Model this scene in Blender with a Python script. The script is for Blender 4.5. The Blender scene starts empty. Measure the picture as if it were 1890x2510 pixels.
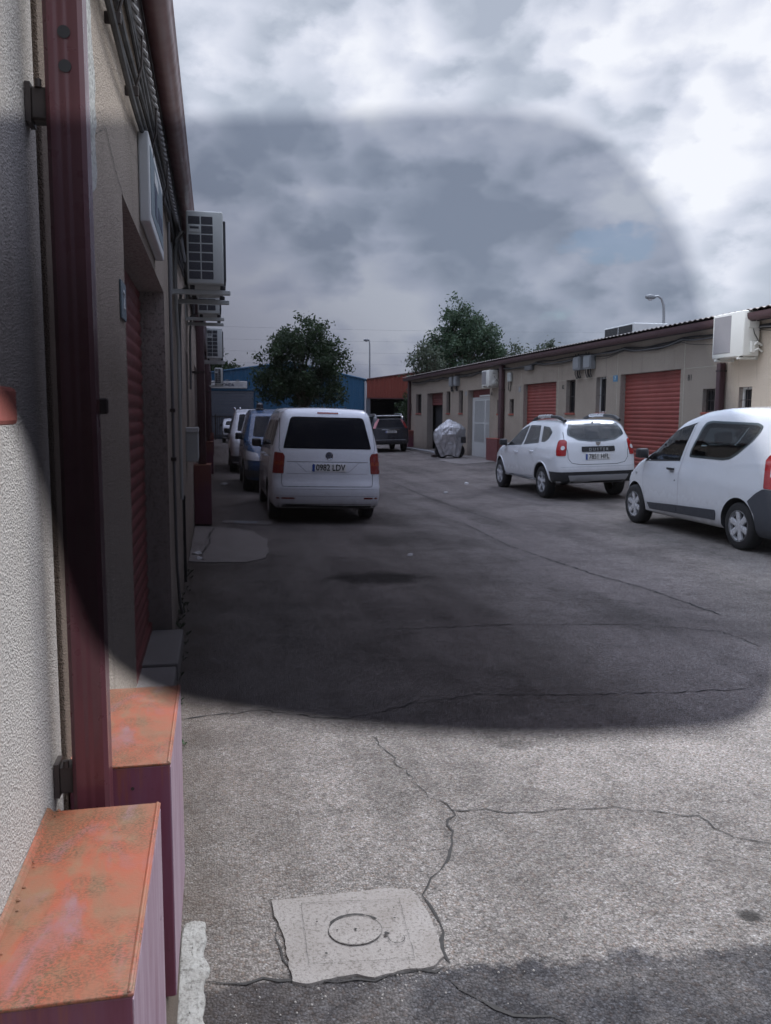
import bpy, bmesh, math, random
import numpy as np
from mathutils import Vector, Matrix
from mathutils.bvhtree import BVHTree
random.seed(7)
SC = bpy.context.scene
COL = SC.collection
PI = math.pi
R = math.radians

# ---------------------------------------------------------------- camera
CAMH = 1.68
pitch, yaw, roll = 6.598, 11.452, 0.0045
cp, sp_ = math.cos(R(pitch)), math.sin(R(pitch))
cy_, sy_ = math.cos(R(yaw)), math.sin(R(yaw))
R0 = Vector((cy_, -sy_, 0)); F0 = Vector((sy_*cp, cy_*cp, -sp_)); U0 = R0.cross(F0)
cR = R0*math.cos(roll) + U0*math.sin(roll); cU = -R0*math.sin(roll) + U0*math.cos(roll)
CAMM = Matrix(((cR.x, cU.x, -F0.x, 0), (cR.y, cU.y, -F0.y, 0), (cR.z, cU.z, -F0.z, CAMH), (0, 0, 0, 1)))
cd = bpy.data.cameras.new('camera'); cam = bpy.data.objects.new('camera', cd); COL.objects.link(cam)
cam.matrix_world = CAMM
cd.sensor_fit = 'HORIZONTAL'; cd.sensor_width = 36; cd.lens = 36*2050/1890.
cd.clip_start = 0.01; cd.clip_end = 3000
cd.dof.use_dof = True; cd.dof.focus_distance = 7.0; cd.dof.aperture_fstop = 24.0
SC.camera = cam
SC.view_settings.view_transform = 'Standard'; SC.view_settings.look = 'None'
SC.view_settings.exposure = 0.0; SC.view_settings.gamma = 1.0
SC.cycles.transparent_max_bounces = 16

# ---------------------------------------------------------------- world: overcast sky
SUN_EL, SUN_AZ = 52, 40     # azimuth from +Y towards +X
W = bpy.data.worlds.new('World'); SC.world = W; W.use_nodes = True
nt = W.node_tree; nt.nodes.clear(); N = nt.nodes.new; L = nt.links.new
out = N('ShaderNodeOutputWorld'); bg = N('ShaderNodeBackground'); L(bg.outputs[0], out.inputs[0])
bg.inputs[1].default_value = 0.1
CLX, CLY = 1.75, 0.6
sky = N('ShaderNodeTexSky'); sky.sky_type = 'NISHITA'; sky.sun_disc = False
sky.sun_elevation = R(SUN_EL); sky.sun_rotation = R(SUN_AZ)
tc = N('ShaderNodeTexCoord')
sx = N('ShaderNodeSeparateXYZ'); L(tc.outputs['Generated'], sx.inputs[0])
def wm(op, a, b=None, c=None):
    n = N('ShaderNodeMath'); n.operation = op
    for i, v in enumerate((a, b, c)):
        if v is None: continue
        if isinstance(v, (int, float)): n.inputs[i].default_value = v
        else: L(v, n.inputs[i])
    return n.outputs[0]
zc = wm('MAXIMUM', sx.outputs[2], 0.0)
az = wm('ARCTAN2', sx.outputs[0], sx.outputs[1])
cx_ = N('ShaderNodeCombineXYZ'); L(az, cx_.inputs[0]); L(wm('MULTIPLY', zc, 1.75), cx_.inputs[1])
def wnoise(scale, det, rough, off):
    n = N('ShaderNodeTexNoise'); n.noise_dimensions = '2D'; n.inputs['Scale'].default_value = scale; n.inputs['Detail'].default_value = det; n.inputs['Roughness'].default_value = rough
    o = N('ShaderNodeVectorMath'); o.operation = 'ADD'; o.inputs[1].default_value = off; L(cx_.outputs[0], o.inputs[0]); L(o.outputs[0], n.inputs['Vector']); return n
n1 = wnoise(5.5, 9, 0.56, (CLX, CLY, 0))
n2 = wnoise(2.3, 3, 0.5, (CLX+3.3, CLY+1.7, 0))
wv = N('ShaderNodeVectorMath'); wv.operation = 'SCALE'; wv.inputs['Scale'].default_value = 0.16; L(n1.outputs['Color'], wv.inputs[0])
wa = N('ShaderNodeVectorMath'); wa.operation = 'ADD'; L(cx_.outputs[0], wa.inputs[0]); L(wv.outputs[0], wa.inputs[1])
def wvor(scale, sm):
    v = N('ShaderNodeTexVoronoi'); v.voronoi_dimensions = '2D'; v.feature = 'SMOOTH_F1'; v.inputs['Scale'].default_value = scale; v.inputs['Smoothness'].default_value = sm; L(wa.outputs[0], v.inputs['Vector']); return v.outputs['Distance']
bil = wm('ADD', wm('MULTIPLY', wvor(7.5, 0.3), 0.24), wm('MULTIPLY', wvor(19.0, 0.35), 0.13))
cl = wm('ADD', wm('ADD', wm('MULTIPLY', n1.outputs[0], 0.42), wm('MULTIPLY', n2.outputs[0], 0.55)), wm('SUBTRACT', bil, 0.164))
cl = wm('ADD', cl, wm('MULTIPLY', wm('MAXIMUM', wm('SUBTRACT', 0.17, zc), 0.0), 0.55))
rp = N('ShaderNodeValToRGB'); L(cl, rp.inputs[0])
e = rp.color_ramp.elements; e[0].position = 0.38; e[0].color = (0.44, 0.49, 0.59, 1); e[1].position = 0.63; e[1].color = (0.96, 0.98, 1.04, 1)
for ps, c in ((0.44, (0.54, 0.59, 0.69)), (0.50, (0.68, 0.72, 0.83)), (0.56, (0.80, 0.83, 0.93))):
    k = e.new(ps); k.color = (*c, 1)
# even low down; extra brightness added to the unseen upper sky to light the ground
gr = wm('ADD', 0.98, wm('MULTIPLY', wm('MAXIMUM', wm('SUBTRACT', zc, 0.47), 0.0), 13.5))
gr = wm('MULTIPLY', gr, 10.0)
vm = N('ShaderNodeVectorMath'); vm.operation = 'SCALE'; L(rp.outputs[0], vm.inputs[0]); L(gr, vm.inputs['Scale'])
# small gap of blue between the clouds
dt = N('ShaderNodeVectorMath'); dt.operation = 'DISTANCE'
L(tc.outputs['Generated'], dt.inputs[0])
dt.inputs[1].default_value = (0.4301, 0.8864, 0.1711)   # low in the sky, to the right of the alley
hole = wm('SUBTRACT', 0.036, wm('ADD', dt.outputs['Value'], wm('MULTIPLY', wm('SUBTRACT', n1.outputs[0], 0.5), 0.35)))
hole = wm('MULTIPLY', hole, 30.0); hole = wm('MINIMUM', wm('MAXIMUM', hole, 0.0), 0.75)
mx = N('ShaderNodeMix'); mx.data_type = 'RGBA'; L(hole, mx.inputs[0]); L(vm.outputs[0], mx.inputs[6]); L(sky.outputs[0], mx.inputs[7])
mx2 = N('ShaderNodeMix'); mx2.data_type = 'RGBA'; mx2.inputs[0].default_value = 0.06; L(mx.outputs[2], mx2.inputs[6]); L(sky.outputs[0], mx2.inputs[7])
L(mx2.outputs[2], bg.inputs[0])
# ---------------------------------------------------------------- sun, veiled by cloud
sd = bpy.data.lights.new('sun', 'SUN'); sd.energy = 1.5; sd.angle = R(14); sd.color = (1, 0.96, 0.9)
sun = bpy.data.objects.new('sun', sd); COL.objects.link(sun)
sdir = Vector((math.sin(R(SUN_AZ))*math.cos(R(SUN_EL)), math.cos(R(SUN_AZ))*math.cos(R(SUN_EL)), math.sin(R(SUN_EL))))
sun.rotation_euler = sdir.to_track_quat('Z', 'Y').to_euler(); sun.location = (10, 20, 40)

# ================================================================= materials
MATS = {}
def newmat(name):
    m = bpy.data.materials.new(name); m.use_nodes = True
    b = m.node_tree.nodes['Principled BSDF']; MATS[name] = m
    return m, m.node_tree, b
def nmath(t, op, a, b=None):
    n = t.nodes.new('ShaderNodeMath'); n.operation = op
    for i, v in enumerate((a, b)):
        if v is None: continue
        if isinstance(v, (int, float)): n.inputs[i].default_value = v
        else: t.links.new(v, n.inputs[i])
    return n.outputs[0]
def ncoord(t, scale=None):
    c = t.nodes.new('ShaderNodeTexCoord'); o = c.outputs['Object']
    if scale:
        mp = t.nodes.new('ShaderNodeMapping'); t.links.new(o, mp.inputs[0]); mp.inputs['Scale'].default_value = scale; o = mp.outputs[0]
    return o
def nnoise(t, vec, scale, detail=3, rough=0.5, dist=0):
    n = t.nodes.new('ShaderNodeTexNoise'); n.inputs['Scale'].default_value = scale; n.inputs['Detail'].default_value = detail
    n.inputs['Roughness'].default_value = rough; n.inputs['Distortion'].default_value = dist
    t.links.new(vec, n.inputs['Vector']); return n.outputs[0]
def nvor(t, vec, scale, feat='F1', col=False, dim='3D'):
    n = t.nodes.new('ShaderNodeTexVoronoi'); n.voronoi_dimensions = dim; n.inputs['Scale'].default_value = scale; n.feature = feat
    t.links.new(vec, n.inputs['Vector']); return n.outputs['Color' if col else 'Distance']
def nramp(t, fac, stops):
    n = t.nodes.new('ShaderNodeValToRGB'); t.links.new(fac, n.inputs[0]); e = n.color_ramp.elements
    def c4(c): return (*c, 1) if not isinstance(c, (int, float)) else (c, c, c, 1)
    e[0].position = stops[0][0]; e[0].color = c4(stops[0][1]); e[1].position = stops[-1][0]; e[1].color = c4(stops[-1][1])
    for p, c in stops[1:-1]:
        k = e.new(p); k.color = c4(c)
    return n.outputs[0]
def nmix(t, fac, a, b, mode='MIX'):
    n = t.nodes.new('ShaderNodeMix'); n.data_type = 'RGBA'; n.blend_type = mode
    for i, v in ((0, fac), (6, a), (7, b)):
        if isinstance(v, (int, float)): n.inputs[i].default_value = v if i == 0 else (v, v, v, 1)
        elif isinstance(v, tuple): n.inputs[i].default_value = (*v, 1)
        else: t.links.new(v, n.inputs[i])
    return n.outputs[2]
def nbump(t, b, h, strength, dist):
    n = t.nodes.new('ShaderNodeBump'); n.inputs['Strength'].default_value = strength; n.inputs['Distance'].default_value = dist
    t.links.new(h, n.inputs['Height']); t.links.new(n.outputs[0], b.inputs['Normal'])
def simple(name, col, rough=0.5, metal=0.0, var=0.12, scale=6, spec=0.5, coat=0, bump=0, bscale=60):
    m, t, b = newmat(name)
    v = ncoord(t)
    f = nnoise(t, v, scale, 4, 0.6)
    c = nmix(t, f, tuple(x*(1-var) for x in col), tuple(min(1, x*(1+var)) for x in col))
    t.links.new(c, b.inputs['Base Color'])
    t.links.new(nramp(t, nnoise(t, v, scale*2.3, 3), [(0.3, max(0, rough-0.08)), (0.7, min(1, rough+0.08))]), b.inputs['Roughness'])
    b.inputs['Metallic'].default_value = metal; b.inputs['Specular IOR Level'].default_value = spec
    if coat: b.inputs['Coat Weight'].default_value = coat; b.inputs['Coat Roughness'].default_value = 0.05
    if bump: nbump(t, b, nnoise(t, v, bscale, 4), bump, 0.01)
    return m
def stucco(name, c0, c1, dirt=(0.12, 0.10, 0.085), gs=1.0, bump=1.0):
    m, t, b = newmat(name); v = ncoord(t)
    big = nnoise(t, v, 0.9, 5, 0.6)
    grain = nnoise(t, v, 95*gs, 4, 0.7)
    vor = nvor(t, v, 150*gs)
    col = nmix(t, nramp(t, big, [(0.3, 0.0), (0.7, 1.0)]), c0, c1)
    col = nmix(t, 1.0, col, nramp(t, grain, [(0.36, 0.40), (0.46, 0.86), (0.54, 1.0)]), 'MULTIPLY')
    # vertical streaks of grime
    vs = ncoord(t, (3.0, 3.0, 0.25)); st = nnoise(t, vs, 2.2, 5, 0.65)
    col = nmix(t, nramp(t, st, [(0.55, 0.0), (0.78, 0.42)]), col, dirt)
    # dirt near the ground
    sp = t.nodes.new('ShaderNodeSeparateXYZ'); t.links.new(v, sp.inputs[0])
    low = nmath(t, 'ADD', sp.outputs[2], nmath(t, 'MULTIPLY', nnoise(t, v, 5, 4), 0.5))
    col = nmix(t, nramp(t, low, [(0.2, 0.55), (0.65, 0.0)]), col, dirt)
    t.links.new(col, b.inputs['Base Color']); b.inputs['Roughness'].default_value = 0.92; b.inputs['Specular IOR Level'].default_value = 0.2
    h = nmath(t, 'ADD', nmath(t, 'MULTIPLY', grain, 1.0), nmath(t, 'MULTIPLY', vor, 0.8))
    nbump(t, b, h, bump, 0.006)
    return m
def asphalt(name, base, lightc, darkc, ps=75, dark_ovals=(), newband=False):
    m, t, b = newmat(name); v = ncoord(t)
    peb = nvor(t, v, ps, col=True, dim='2D')
    sp = t.nodes.new('ShaderNodeSeparateColor'); t.links.new(peb, sp.inputs[0])
    dist = nvor(t, v, ps, dim='2D')
    g = nramp(t, sp.outputs[0], [(0.0, darkc), (0.35, base), (0.72, base), (0.97, lightc), (1.0, (0.50, 0.48, 0.46))])
    # warm and cool stones
    g = nmix(t, nramp(t, sp.outputs[1], [(0.75, 0.0), (0.9, 0.35)]), g, (0.26, 0.17, 0.12))
    edge = nramp(t, dist, [(0.35, 0.0), (0.7, 0.6)])
    col = nmix(t, edge, g, tuple(x*0.45 for x in base))
    fine = nnoise(t, v, 150, 5, 0.78)
    col = nmix(t, 1.0, col, nramp(t, fine, [(0.38, 0.34), (0.46, 0.82), (0.53, 1.0)]), 'MULTIPLY')
    big = nnoise(t, v, 0.55, 6, 0.62, 0.6)
    col = nmix(t, 1.0, col, nramp(t, big, [(0.34, 0.62), (0.5, 0.90), (0.64, 1.0)]), 'MULTIPLY')
    # long worn wheel tracks running with the alley
    tr = nnoise(t, ncoord(t, (1.3, 0.12, 1.0)), 1.6, 4, 0.6)
    col = nmix(t, 1.0, col, nramp(t, tr, [(0.36, 0.78), (0.56, 1.0)]), 'MULTIPLY')
    blot = nnoise(t, v, 1.7, 6, 0.7, 0.8)
    col = nmix(t, nramp(t, blot, [(0.57, 0.0), (0.70, 0.45)]), col, (0.06, 0.052, 0.046))
    if newband:
        s3 = t.nodes.new('ShaderNodeSeparateXYZ'); t.links.new(v, s3.inputs[0])
        yy = nmath(t, 'ADD', nmath(t, 'ADD', s3.outputs[1], nmath(t, 'MULTIPLY', s3.outputs[0], 0.055)), nmath(t, 'MULTIPLY', nmath(t, 'SUBTRACT', nnoise(t, v, 9, 6, 0.75), 0.5), 0.26))
        band = nmath(t, 'MULTIPLY', nmath(t, 'SUBTRACT', 2.385, yy), 22.0)
        cl_ = t.nodes.new('ShaderNodeClamp'); t.links.new(band, cl_.inputs[0]); weak = nramp(t, nnoise(t, v, 3.0, 4, 0.6), [(0.38, 0.7), (0.55, 1.0)])
        col = nmix(t, nmath(t, 'MULTIPLY', cl_.outputs[0], weak), col, nmix(t, 1.0, col, (0.28, 0.295, 0.335), 'MULTIPLY'))
    gr2 = nnoise(t, v, 34, 5, 0.8)
    col = nmix(t, 1.0, col, nramp(t, gr2, [(0.36, 0.70), (0.5, 0.95), (0.6, 1.0)]), 'MULTIPLY')
    mid = nnoise(t, v, 5.5, 4, 0.6)
    col = nmix(t, 1.0, col, nramp(t, mid, [(0.3, 0.78), (0.55, 1.0)]), 'MULTIPLY')
    for (x, y, rx, ry, s) in dark_ovals:
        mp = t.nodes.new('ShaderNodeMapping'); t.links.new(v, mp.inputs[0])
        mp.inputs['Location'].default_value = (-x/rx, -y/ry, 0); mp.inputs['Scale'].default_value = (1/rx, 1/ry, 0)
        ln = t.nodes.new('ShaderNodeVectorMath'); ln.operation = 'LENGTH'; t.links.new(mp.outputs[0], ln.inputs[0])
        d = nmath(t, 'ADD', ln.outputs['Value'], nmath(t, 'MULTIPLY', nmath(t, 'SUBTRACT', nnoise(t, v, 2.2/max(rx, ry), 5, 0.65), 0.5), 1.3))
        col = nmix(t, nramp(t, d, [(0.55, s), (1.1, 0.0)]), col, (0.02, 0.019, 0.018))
    # dirt washed against the wall foot
    sx = t.nodes.new('ShaderNodeSeparateXYZ'); t.links.new(v, sx.inputs[0])
    dd = nmath(t, 'ADD', sx.outputs[0], nmath(t, 'MULTIPLY', nnoise(t, v, 3, 5), 0.8))
    col = nmix(t, nramp(t, dd, [(0.10, 0.55), (0.40, 0.26), (0.85, 0.0)]), col, (0.085, 0.063, 0.048))
    t.links.new(col, b.inputs['Base Color'])
    b.inputs['Roughness'].default_value = 0.95; b.inputs['Specular IOR Level'].default_value = 0.12
    h = nmath(t, 'SUBTRACT', nmath(t, 'MULTIPLY', sp.outputs[2], 0.6), nmath(t, 'MULTIPLY', dist, 1.2))
    h = nmath(t, 'ADD', h, nmath(t, 'MULTIPLY', fine, 0.5))
    nbump(t, b, h, 0.9, 0.006)
    return m

asphalt('asphalt', (0.325, 0.296, 0.274), (0.46, 0.43, 0.405), (0.17, 0.155, 0.145), 105, newband=True,
        dark_ovals=((1.66, 8.6, 0.62, 0.42, 0.75), (1.79, 2.42, 0.05, 0.04, 0.8), (1.52, 4.0, 0.14, 0.08, 0.4), (7.7, 16.6, 1.1, 1.3, 0.5), (1.7, 14.5, 1.0, 1.6, 0.5), (2.6, 11.2, 1.1, 0.5, 0.25)))  # oil stain in the alley; other dark ovals, two of them under cars
stucco('stucco_tan', (0.385, 0.325, 0.268), (0.46, 0.395, 0.33))
stucco('stucco_near', (0.50, 0.465, 0.425), (0.575, 0.545, 0.51), gs=1.6, bump=0.85)
stucco('stucco_brown', (0.21, 0.165, 0.13), (0.27, 0.215, 0.17), gs=1.8)
stucco('stucco_smooth', (0.34, 0.30, 0.27), (0.42, 0.375, 0.335), gs=0.6, bump=0.4)
stucco('stucco_cream', (0.56, 0.48, 0.39), (0.62, 0.54, 0.45), gs=0.8)
stucco('mortar', (0.38, 0.385, 0.365), (0.48, 0.485, 0.46), gs=0.6, bump=0.6)
stucco('concrete', (0.295, 0.28, 0.268), (0.35, 0.335, 0.32), gs=1.0, bump=0.3)
stucco('concrete_pale', (0.38, 0.355, 0.34), (0.48, 0.455, 0.43), gs=0.9, bump=0.4)
stucco('seam', (0.50, 0.46, 0.38), (0.56, 0.52, 0.44), gs=0.6, bump=0.3)

def rusty_paint():
    m, t, b = newmat('rust_paint'); v = ncoord(t)
    vs = ncoord(t, (5.0, 1.6, 1.0))
    a = nnoise(t, vs, 2.2, 5, 0.62, 0.5)
    col = nramp(t, a, [(0.26, (0.22, 0.125, 0.15)), (0.36, (0.25, 0.095, 0.08)), (0.45, (0.29, 0.072, 0.034)), (0.52, (0.25, 0.088, 0.046)), (0.60, (0.21, 0.10, 0.055)), (0.74, (0.21, 0.12, 0.14))])
    # grey green lichen flecks gathered in patches
    patch = nnoise(t, v, 7.5, 4, 0.6); fl = nnoise(t, ncoord(t, (1.0, 1.6, 1.0)), 170, 4, 0.75)
    k = nmath(t, 'MULTIPLY', nramp(t, patch, [(0.44, 0.0), (0.58, 1.0)]), nramp(t, fl, [(0.49, 0.0), (0.52, 1.0)]))
    col = nmix(t, nmath(t, 'MULTIPLY', k, 0.9), col, (0.085, 0.05, 0.022))
    haze = nnoise(t, v, 16, 4, 0.7)
    col = nmix(t, nramp(t, haze, [(0.50, 0.0), (0.72, 0.5)]), col, (0.20, 0.15, 0.085))
    t.links.new(col, b.inputs['Base Color']); b.inputs['Roughness'].default_value = 0.5; b.inputs['Specular IOR Level'].default_value = 0.5
    nbump(t, b, nmath(t, 'ADD', fl, nmath(t, 'MULTIPLY', haze, 0.5)), 0.25, 0.002)
    return m
rusty_paint()
def streak_paint():
    m, t, b = newmat('maroon_paint'); v = ncoord(t); vs = ncoord(t, (1.0, 1.0, 0.12))
    a = nnoise(t, vs, 14, 5, 0.7)
    col = nramp(t, a, [(0.3, (0.10, 0.024, 0.036)), (0.5, (0.14, 0.042, 0.066)), (0.68, (0.15, 0.058, 0.09)), (0.8, (0.19, 0.11, 0.14))])
    ch = nnoise(t, v, 45, 5, 0.8)
    col = nmix(t, nramp(t, ch, [(0.64, 0.0), (0.69, 0.8)]), col, (0.07, 0.03, 0.03))
    # rust runs creeping down from the lid edge
    sz = t.nodes.new('ShaderNodeSeparateXYZ'); t.links.new(v, sz.inputs[0])
    run = nmath(t, 'ADD', nmath(t, 'MULTIPLY', nmath(t, 'SUBTRACT', sz.outputs[2], 0.50), 5.0), nmath(t, 'MULTIPLY', nmath(t, 'SUBTRACT', nnoise(t, ncoord(t, (1.0, 1.0, 0.06)), 38, 5, 0.75), 0.5), 4.5))
    col = nmix(t, nramp(t, run, [(0.25, 0.0), (0.75, 0.6)]), col, (0.20, 0.065, 0.035))
    sc_ = nnoise(t, ncoord(t, (0.3, 3.0, 1.0)), 30, 3, 0.7); col = nmix(t, nramp(t, sc_, [(0.70, 0.0), (0.73, 0.5)]), col, (0.30, 0.22, 0.25))
    t.links.new(col, b.inputs['Base Color']); b.inputs['Roughness'].default_value = 0.42
    nbump(t, b, ch, 0.1, 0.002)
streak_paint()
def sheen_side():  # pale sky reflection painted into the boxes' alley side, with streaks and chips
    m, t, b = newmat('sky_sheen_paint'); vs = ncoord(t, (1.0, 1.0, 0.10)); a = nnoise(t, vs, 26, 5, 0.75)
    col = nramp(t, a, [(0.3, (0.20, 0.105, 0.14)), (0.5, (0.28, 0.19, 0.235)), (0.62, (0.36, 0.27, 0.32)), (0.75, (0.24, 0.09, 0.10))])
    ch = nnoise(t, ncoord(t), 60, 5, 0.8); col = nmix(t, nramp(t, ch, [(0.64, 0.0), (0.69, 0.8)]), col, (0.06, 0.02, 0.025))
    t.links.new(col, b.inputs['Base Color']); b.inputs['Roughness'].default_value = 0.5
sheen_side()
simple('pipe_maroon', (0.095, 0.027, 0.034), 0.32, var=0.3, scale=9, coat=0.3)
simple('gutter_dark', (0.075, 0.035, 0.04), 0.5, var=0.25, scale=5)
simple('gutter_brown', (0.12, 0.05, 0.052), 0.38, var=0.25, scale=5)
simple('shutter_red', (0.27, 0.058, 0.046), 0.55, var=0.28, scale=1.6)
simple('guard_dull', (0.17, 0.055, 0.055), 0.6, var=0.3, scale=4)
simple('shutter_dull', (0.19, 0.048, 0.046), 0.55, var=0.2, scale=3)
simple('sill_red', (0.34, 0.085, 0.06), 0.7, var=0.3, scale=14)
simple('white_metal', (0.62, 0.63, 0.62), 0.45, var=0.07)
simple('ac_white', (0.66, 0.66, 0.62), 0.5, var=0.06, scale=3)
simple('ac_aged', (0.46, 0.48, 0.46), 0.55, var=0.1, scale=3)
simple('dark_grille', (0.035, 0.037, 0.045), 0.6, var=0.2)
simple('fan_grey', (0.30, 0.29, 0.30), 0.6, var=0.12, scale=2)
simple('box_grey', (0.26, 0.27, 0.28), 0.6, var=0.12)
simple('cable_black', (0.018, 0.018, 0.02), 0.6, var=0.2)
simple('cable_grey', (0.16, 0.16, 0.165), 0.6, var=0.2)
simple('iron_dark', (0.035, 0.025, 0.022), 0.6, var=0.3)
simple('rubber', (0.018, 0.018, 0.019), 0.8, var=0.2)
simple('plastic_black', (0.022, 0.023, 0.026), 0.5, var=0.15)
simple('plastic_grey', (0.055, 0.06, 0.072), 0.55, var=0.12)
simple('alloy', (0.62, 0.63, 0.65), 0.28, metal=0.35, var=0.1)
simple('chrome', (0.75, 0.76, 0.78), 0.12, metal=1.0, var=0.05)
simple('rail_silver', (0.55, 0.56, 0.58), 0.3, metal=0.7, var=0.08)
simple('skid_grey', (0.28, 0.28, 0.29), 0.45, var=0.1)
def white_paint():
    m, t, b = newmat('car_white'); v = ncoord(t)
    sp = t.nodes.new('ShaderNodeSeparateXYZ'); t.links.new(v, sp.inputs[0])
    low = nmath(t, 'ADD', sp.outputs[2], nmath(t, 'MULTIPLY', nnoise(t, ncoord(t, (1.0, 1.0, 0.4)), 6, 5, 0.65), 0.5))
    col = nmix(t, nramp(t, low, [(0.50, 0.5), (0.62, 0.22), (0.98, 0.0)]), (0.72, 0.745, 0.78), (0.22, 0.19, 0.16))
    col = nmix(t, nramp(t, nnoise(t, v, 3.0, 6, 0.7), [(0.5, 0.0), (0.8, 0.14)]), col, (0.40, 0.38, 0.35))
    t.links.new(col, b.inputs['Base Color']); t.links.new(nramp(t, low, [(0.5, 0.6), (0.9, 0.2)]), b.inputs['Roughness']); b.inputs['Coat Weight'].default_value = 0.8; b.inputs['Coat Roughness'].default_value = 0.05
white_paint()
simple('car_blue', (0.035, 0.085, 0.18), 0.25, var=0.05, scale=2, coat=0.8)
simple('car_dark', (0.018, 0.02, 0.026), 0.22, var=0.05, scale=2, coat=0.8)
simple('gap_black', (0.03, 0.031, 0.034), 0.8, var=0.1)
simple('cabin_dark', (0.045, 0.047, 0.052), 0.8, var=0.15)
simple('seat_grey', (0.07, 0.072, 0.08), 0.85, var=0.2)
simple('gap_shade_grey', (0.30, 0.31, 0.33), 0.6, var=0.1)
simple('lamp_red', (0.33, 0.010, 0.014), 0.15, var=0.15, coat=0.6)
simple('lamp_dark_red', (0.20, 0.018, 0.016), 0.18, var=0.15, coat=0.6)
simple('lamp_amber', (0.28, 0.05, 0.02), 0.18, var=0.15, coat=0.6)
simple('lamp_clear', (0.62, 0.62, 0.64), 0.12, var=0.15, coat=0.6)
simple('lamp_pink', (0.60, 0.22, 0.24), 0.2, var=0.1, coat=0.6)
simple('plate_white', (0.68, 0.68, 0.66), 0.4, var=0.05)
simple('plate_blue', (0.03, 0.09, 0.35), 0.4, var=0.05)
simple('ink_black', (0.015, 0.015, 0.017), 0.5, var=0.05)
simple('ink_navy', (0.012, 0.025, 0.07), 0.5, var=0.05)
simple('ink_pale', (0.40, 0.42, 0.46), 0.5, var=0.05)
simple('sign_blue', (0.07, 0.22, 0.36), 0.5, var=0.15)
simple('sign_teal', (0.15, 0.20, 0.225), 0.5, var=0.25, scale=20)
simple('sheet_blue', (0.035, 0.13, 0.24), 0.5, var=0.12, scale=2)
simple('sheet_orange', (0.27, 0.065, 0.045), 0.55, var=0.16, scale=2)
simple('sheet_grey', (0.16, 0.18, 0.21), 0.55, var=0.1, scale=2)
simple('roof_sheet', (0.22, 0.19, 0.18), 0.7, var=0.2, scale=3)
simple('roof_dark', (0.06, 0.055, 0.06), 0.7, var=0.2, scale=3)
simple('interior_dark', (0.03, 0.03, 0.034), 0.8, var=0.3)
simple('wood_dark', (0.06, 0.045, 0.04), 0.7, var=0.3)
simple('plaster_white', (0.55, 0.55, 0.56), 0.8, var=0.08, scale=2)
simple('lamp_steel', (0.40, 0.41, 0.42), 0.45, metal=0.5, var=0.1)
simple('bark', (0.10, 0.08, 0.06), 0.9, var=0.35, scale=8, bump=0.6, bscale=30)
simple('paper', (0.66, 0.66, 0.65), 0.7, var=0.12, scale=15)
simple('crack_dark', (0.028, 0.026, 0.025), 0.95, var=0.4, scale=40)
simple('stone_light', (0.27, 0.25, 0.23), 0.8, var=0.35, scale=50)
simple('beacon', (0.03, 0.03, 0.035), 0.15, var=0.1, coat=0.8)
def glass_mat(name, col, rough=0.04, spec=0.6):
    m, t, b = newmat(name); b.inputs['Base Color'].default_value = (*col, 1); b.inputs['Roughness'].default_value = rough
    b.inputs['Specular IOR Level'].default_value = spec; b.inputs['IOR'].default_value = 1.5
glass_mat('glass_dark', (0.006, 0.007, 0.011), 0.05, 0.12)
glass_mat('glass_tint', (0.014, 0.020, 0.024), 0.03, 1.0); MATS['glass_tint'].node_tree.nodes['Principled BSDF'].inputs['IOR'].default_value = 1.75
glass_mat('pane_dark', (0.012, 0.013, 0.017), 0.15, 0.25)
def seethrough(name, tint, fac):
    m = bpy.data.materials.new(name); m.use_nodes = True; t = m.node_tree; t.nodes.clear(); MATS[name] = m
    o = t.nodes.new('ShaderNodeOutputMaterial'); a = t.nodes.new('ShaderNodeBsdfTransparent'); a.inputs[0].default_value = (*tint, 1)
    g = t.nodes.new('ShaderNodeBsdfGlossy'); g.inputs['Roughness'].default_value = 0.03
    fr = t.nodes.new('ShaderNodeFresnel'); fr.inputs[0].default_value = 1.5
    ml = t.nodes.new('ShaderNodeMath'); ml.operation = 'MULTIPLY'; ml.inputs[1].default_value = fac; t.links.new(fr.outputs[0], ml.inputs[0])
    x = t.nodes.new('ShaderNodeMixShader'); t.links.new(ml.outputs[0], x.inputs[0]); t.links.new(a.outputs[0], x.inputs[1]); t.links.new(g.outputs[0], x.inputs[2]); t.links.new(x.outputs[0], o.inputs[0])
seethrough('window_clear', (0.50, 0.56, 0.57), 1.6)
seethrough('window_tint', (0.30, 0.34, 0.35), 1.5)
def cover_mat():
    m, t, b = newmat('cover_silver'); v = ncoord(t)
    f = nnoise(t, v, 4, 5, 0.6)
    t.links.new(nramp(t, f, [(0.3, (0.46, 0.46, 0.48)), (0.7, (0.70, 0.70, 0.72))]), b.inputs['Base Color'])
    b.inputs['Metallic'].default_value = 0.6; b.inputs['Roughness'].default_value = 0.27
    vs = ncoord(t, (1.0, 1.0, 0.45))
    nbump(t, b, nnoise(t, vs, 5, 5, 0.6, 1.5), 1.0, 0.12)
cover_mat()
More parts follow.
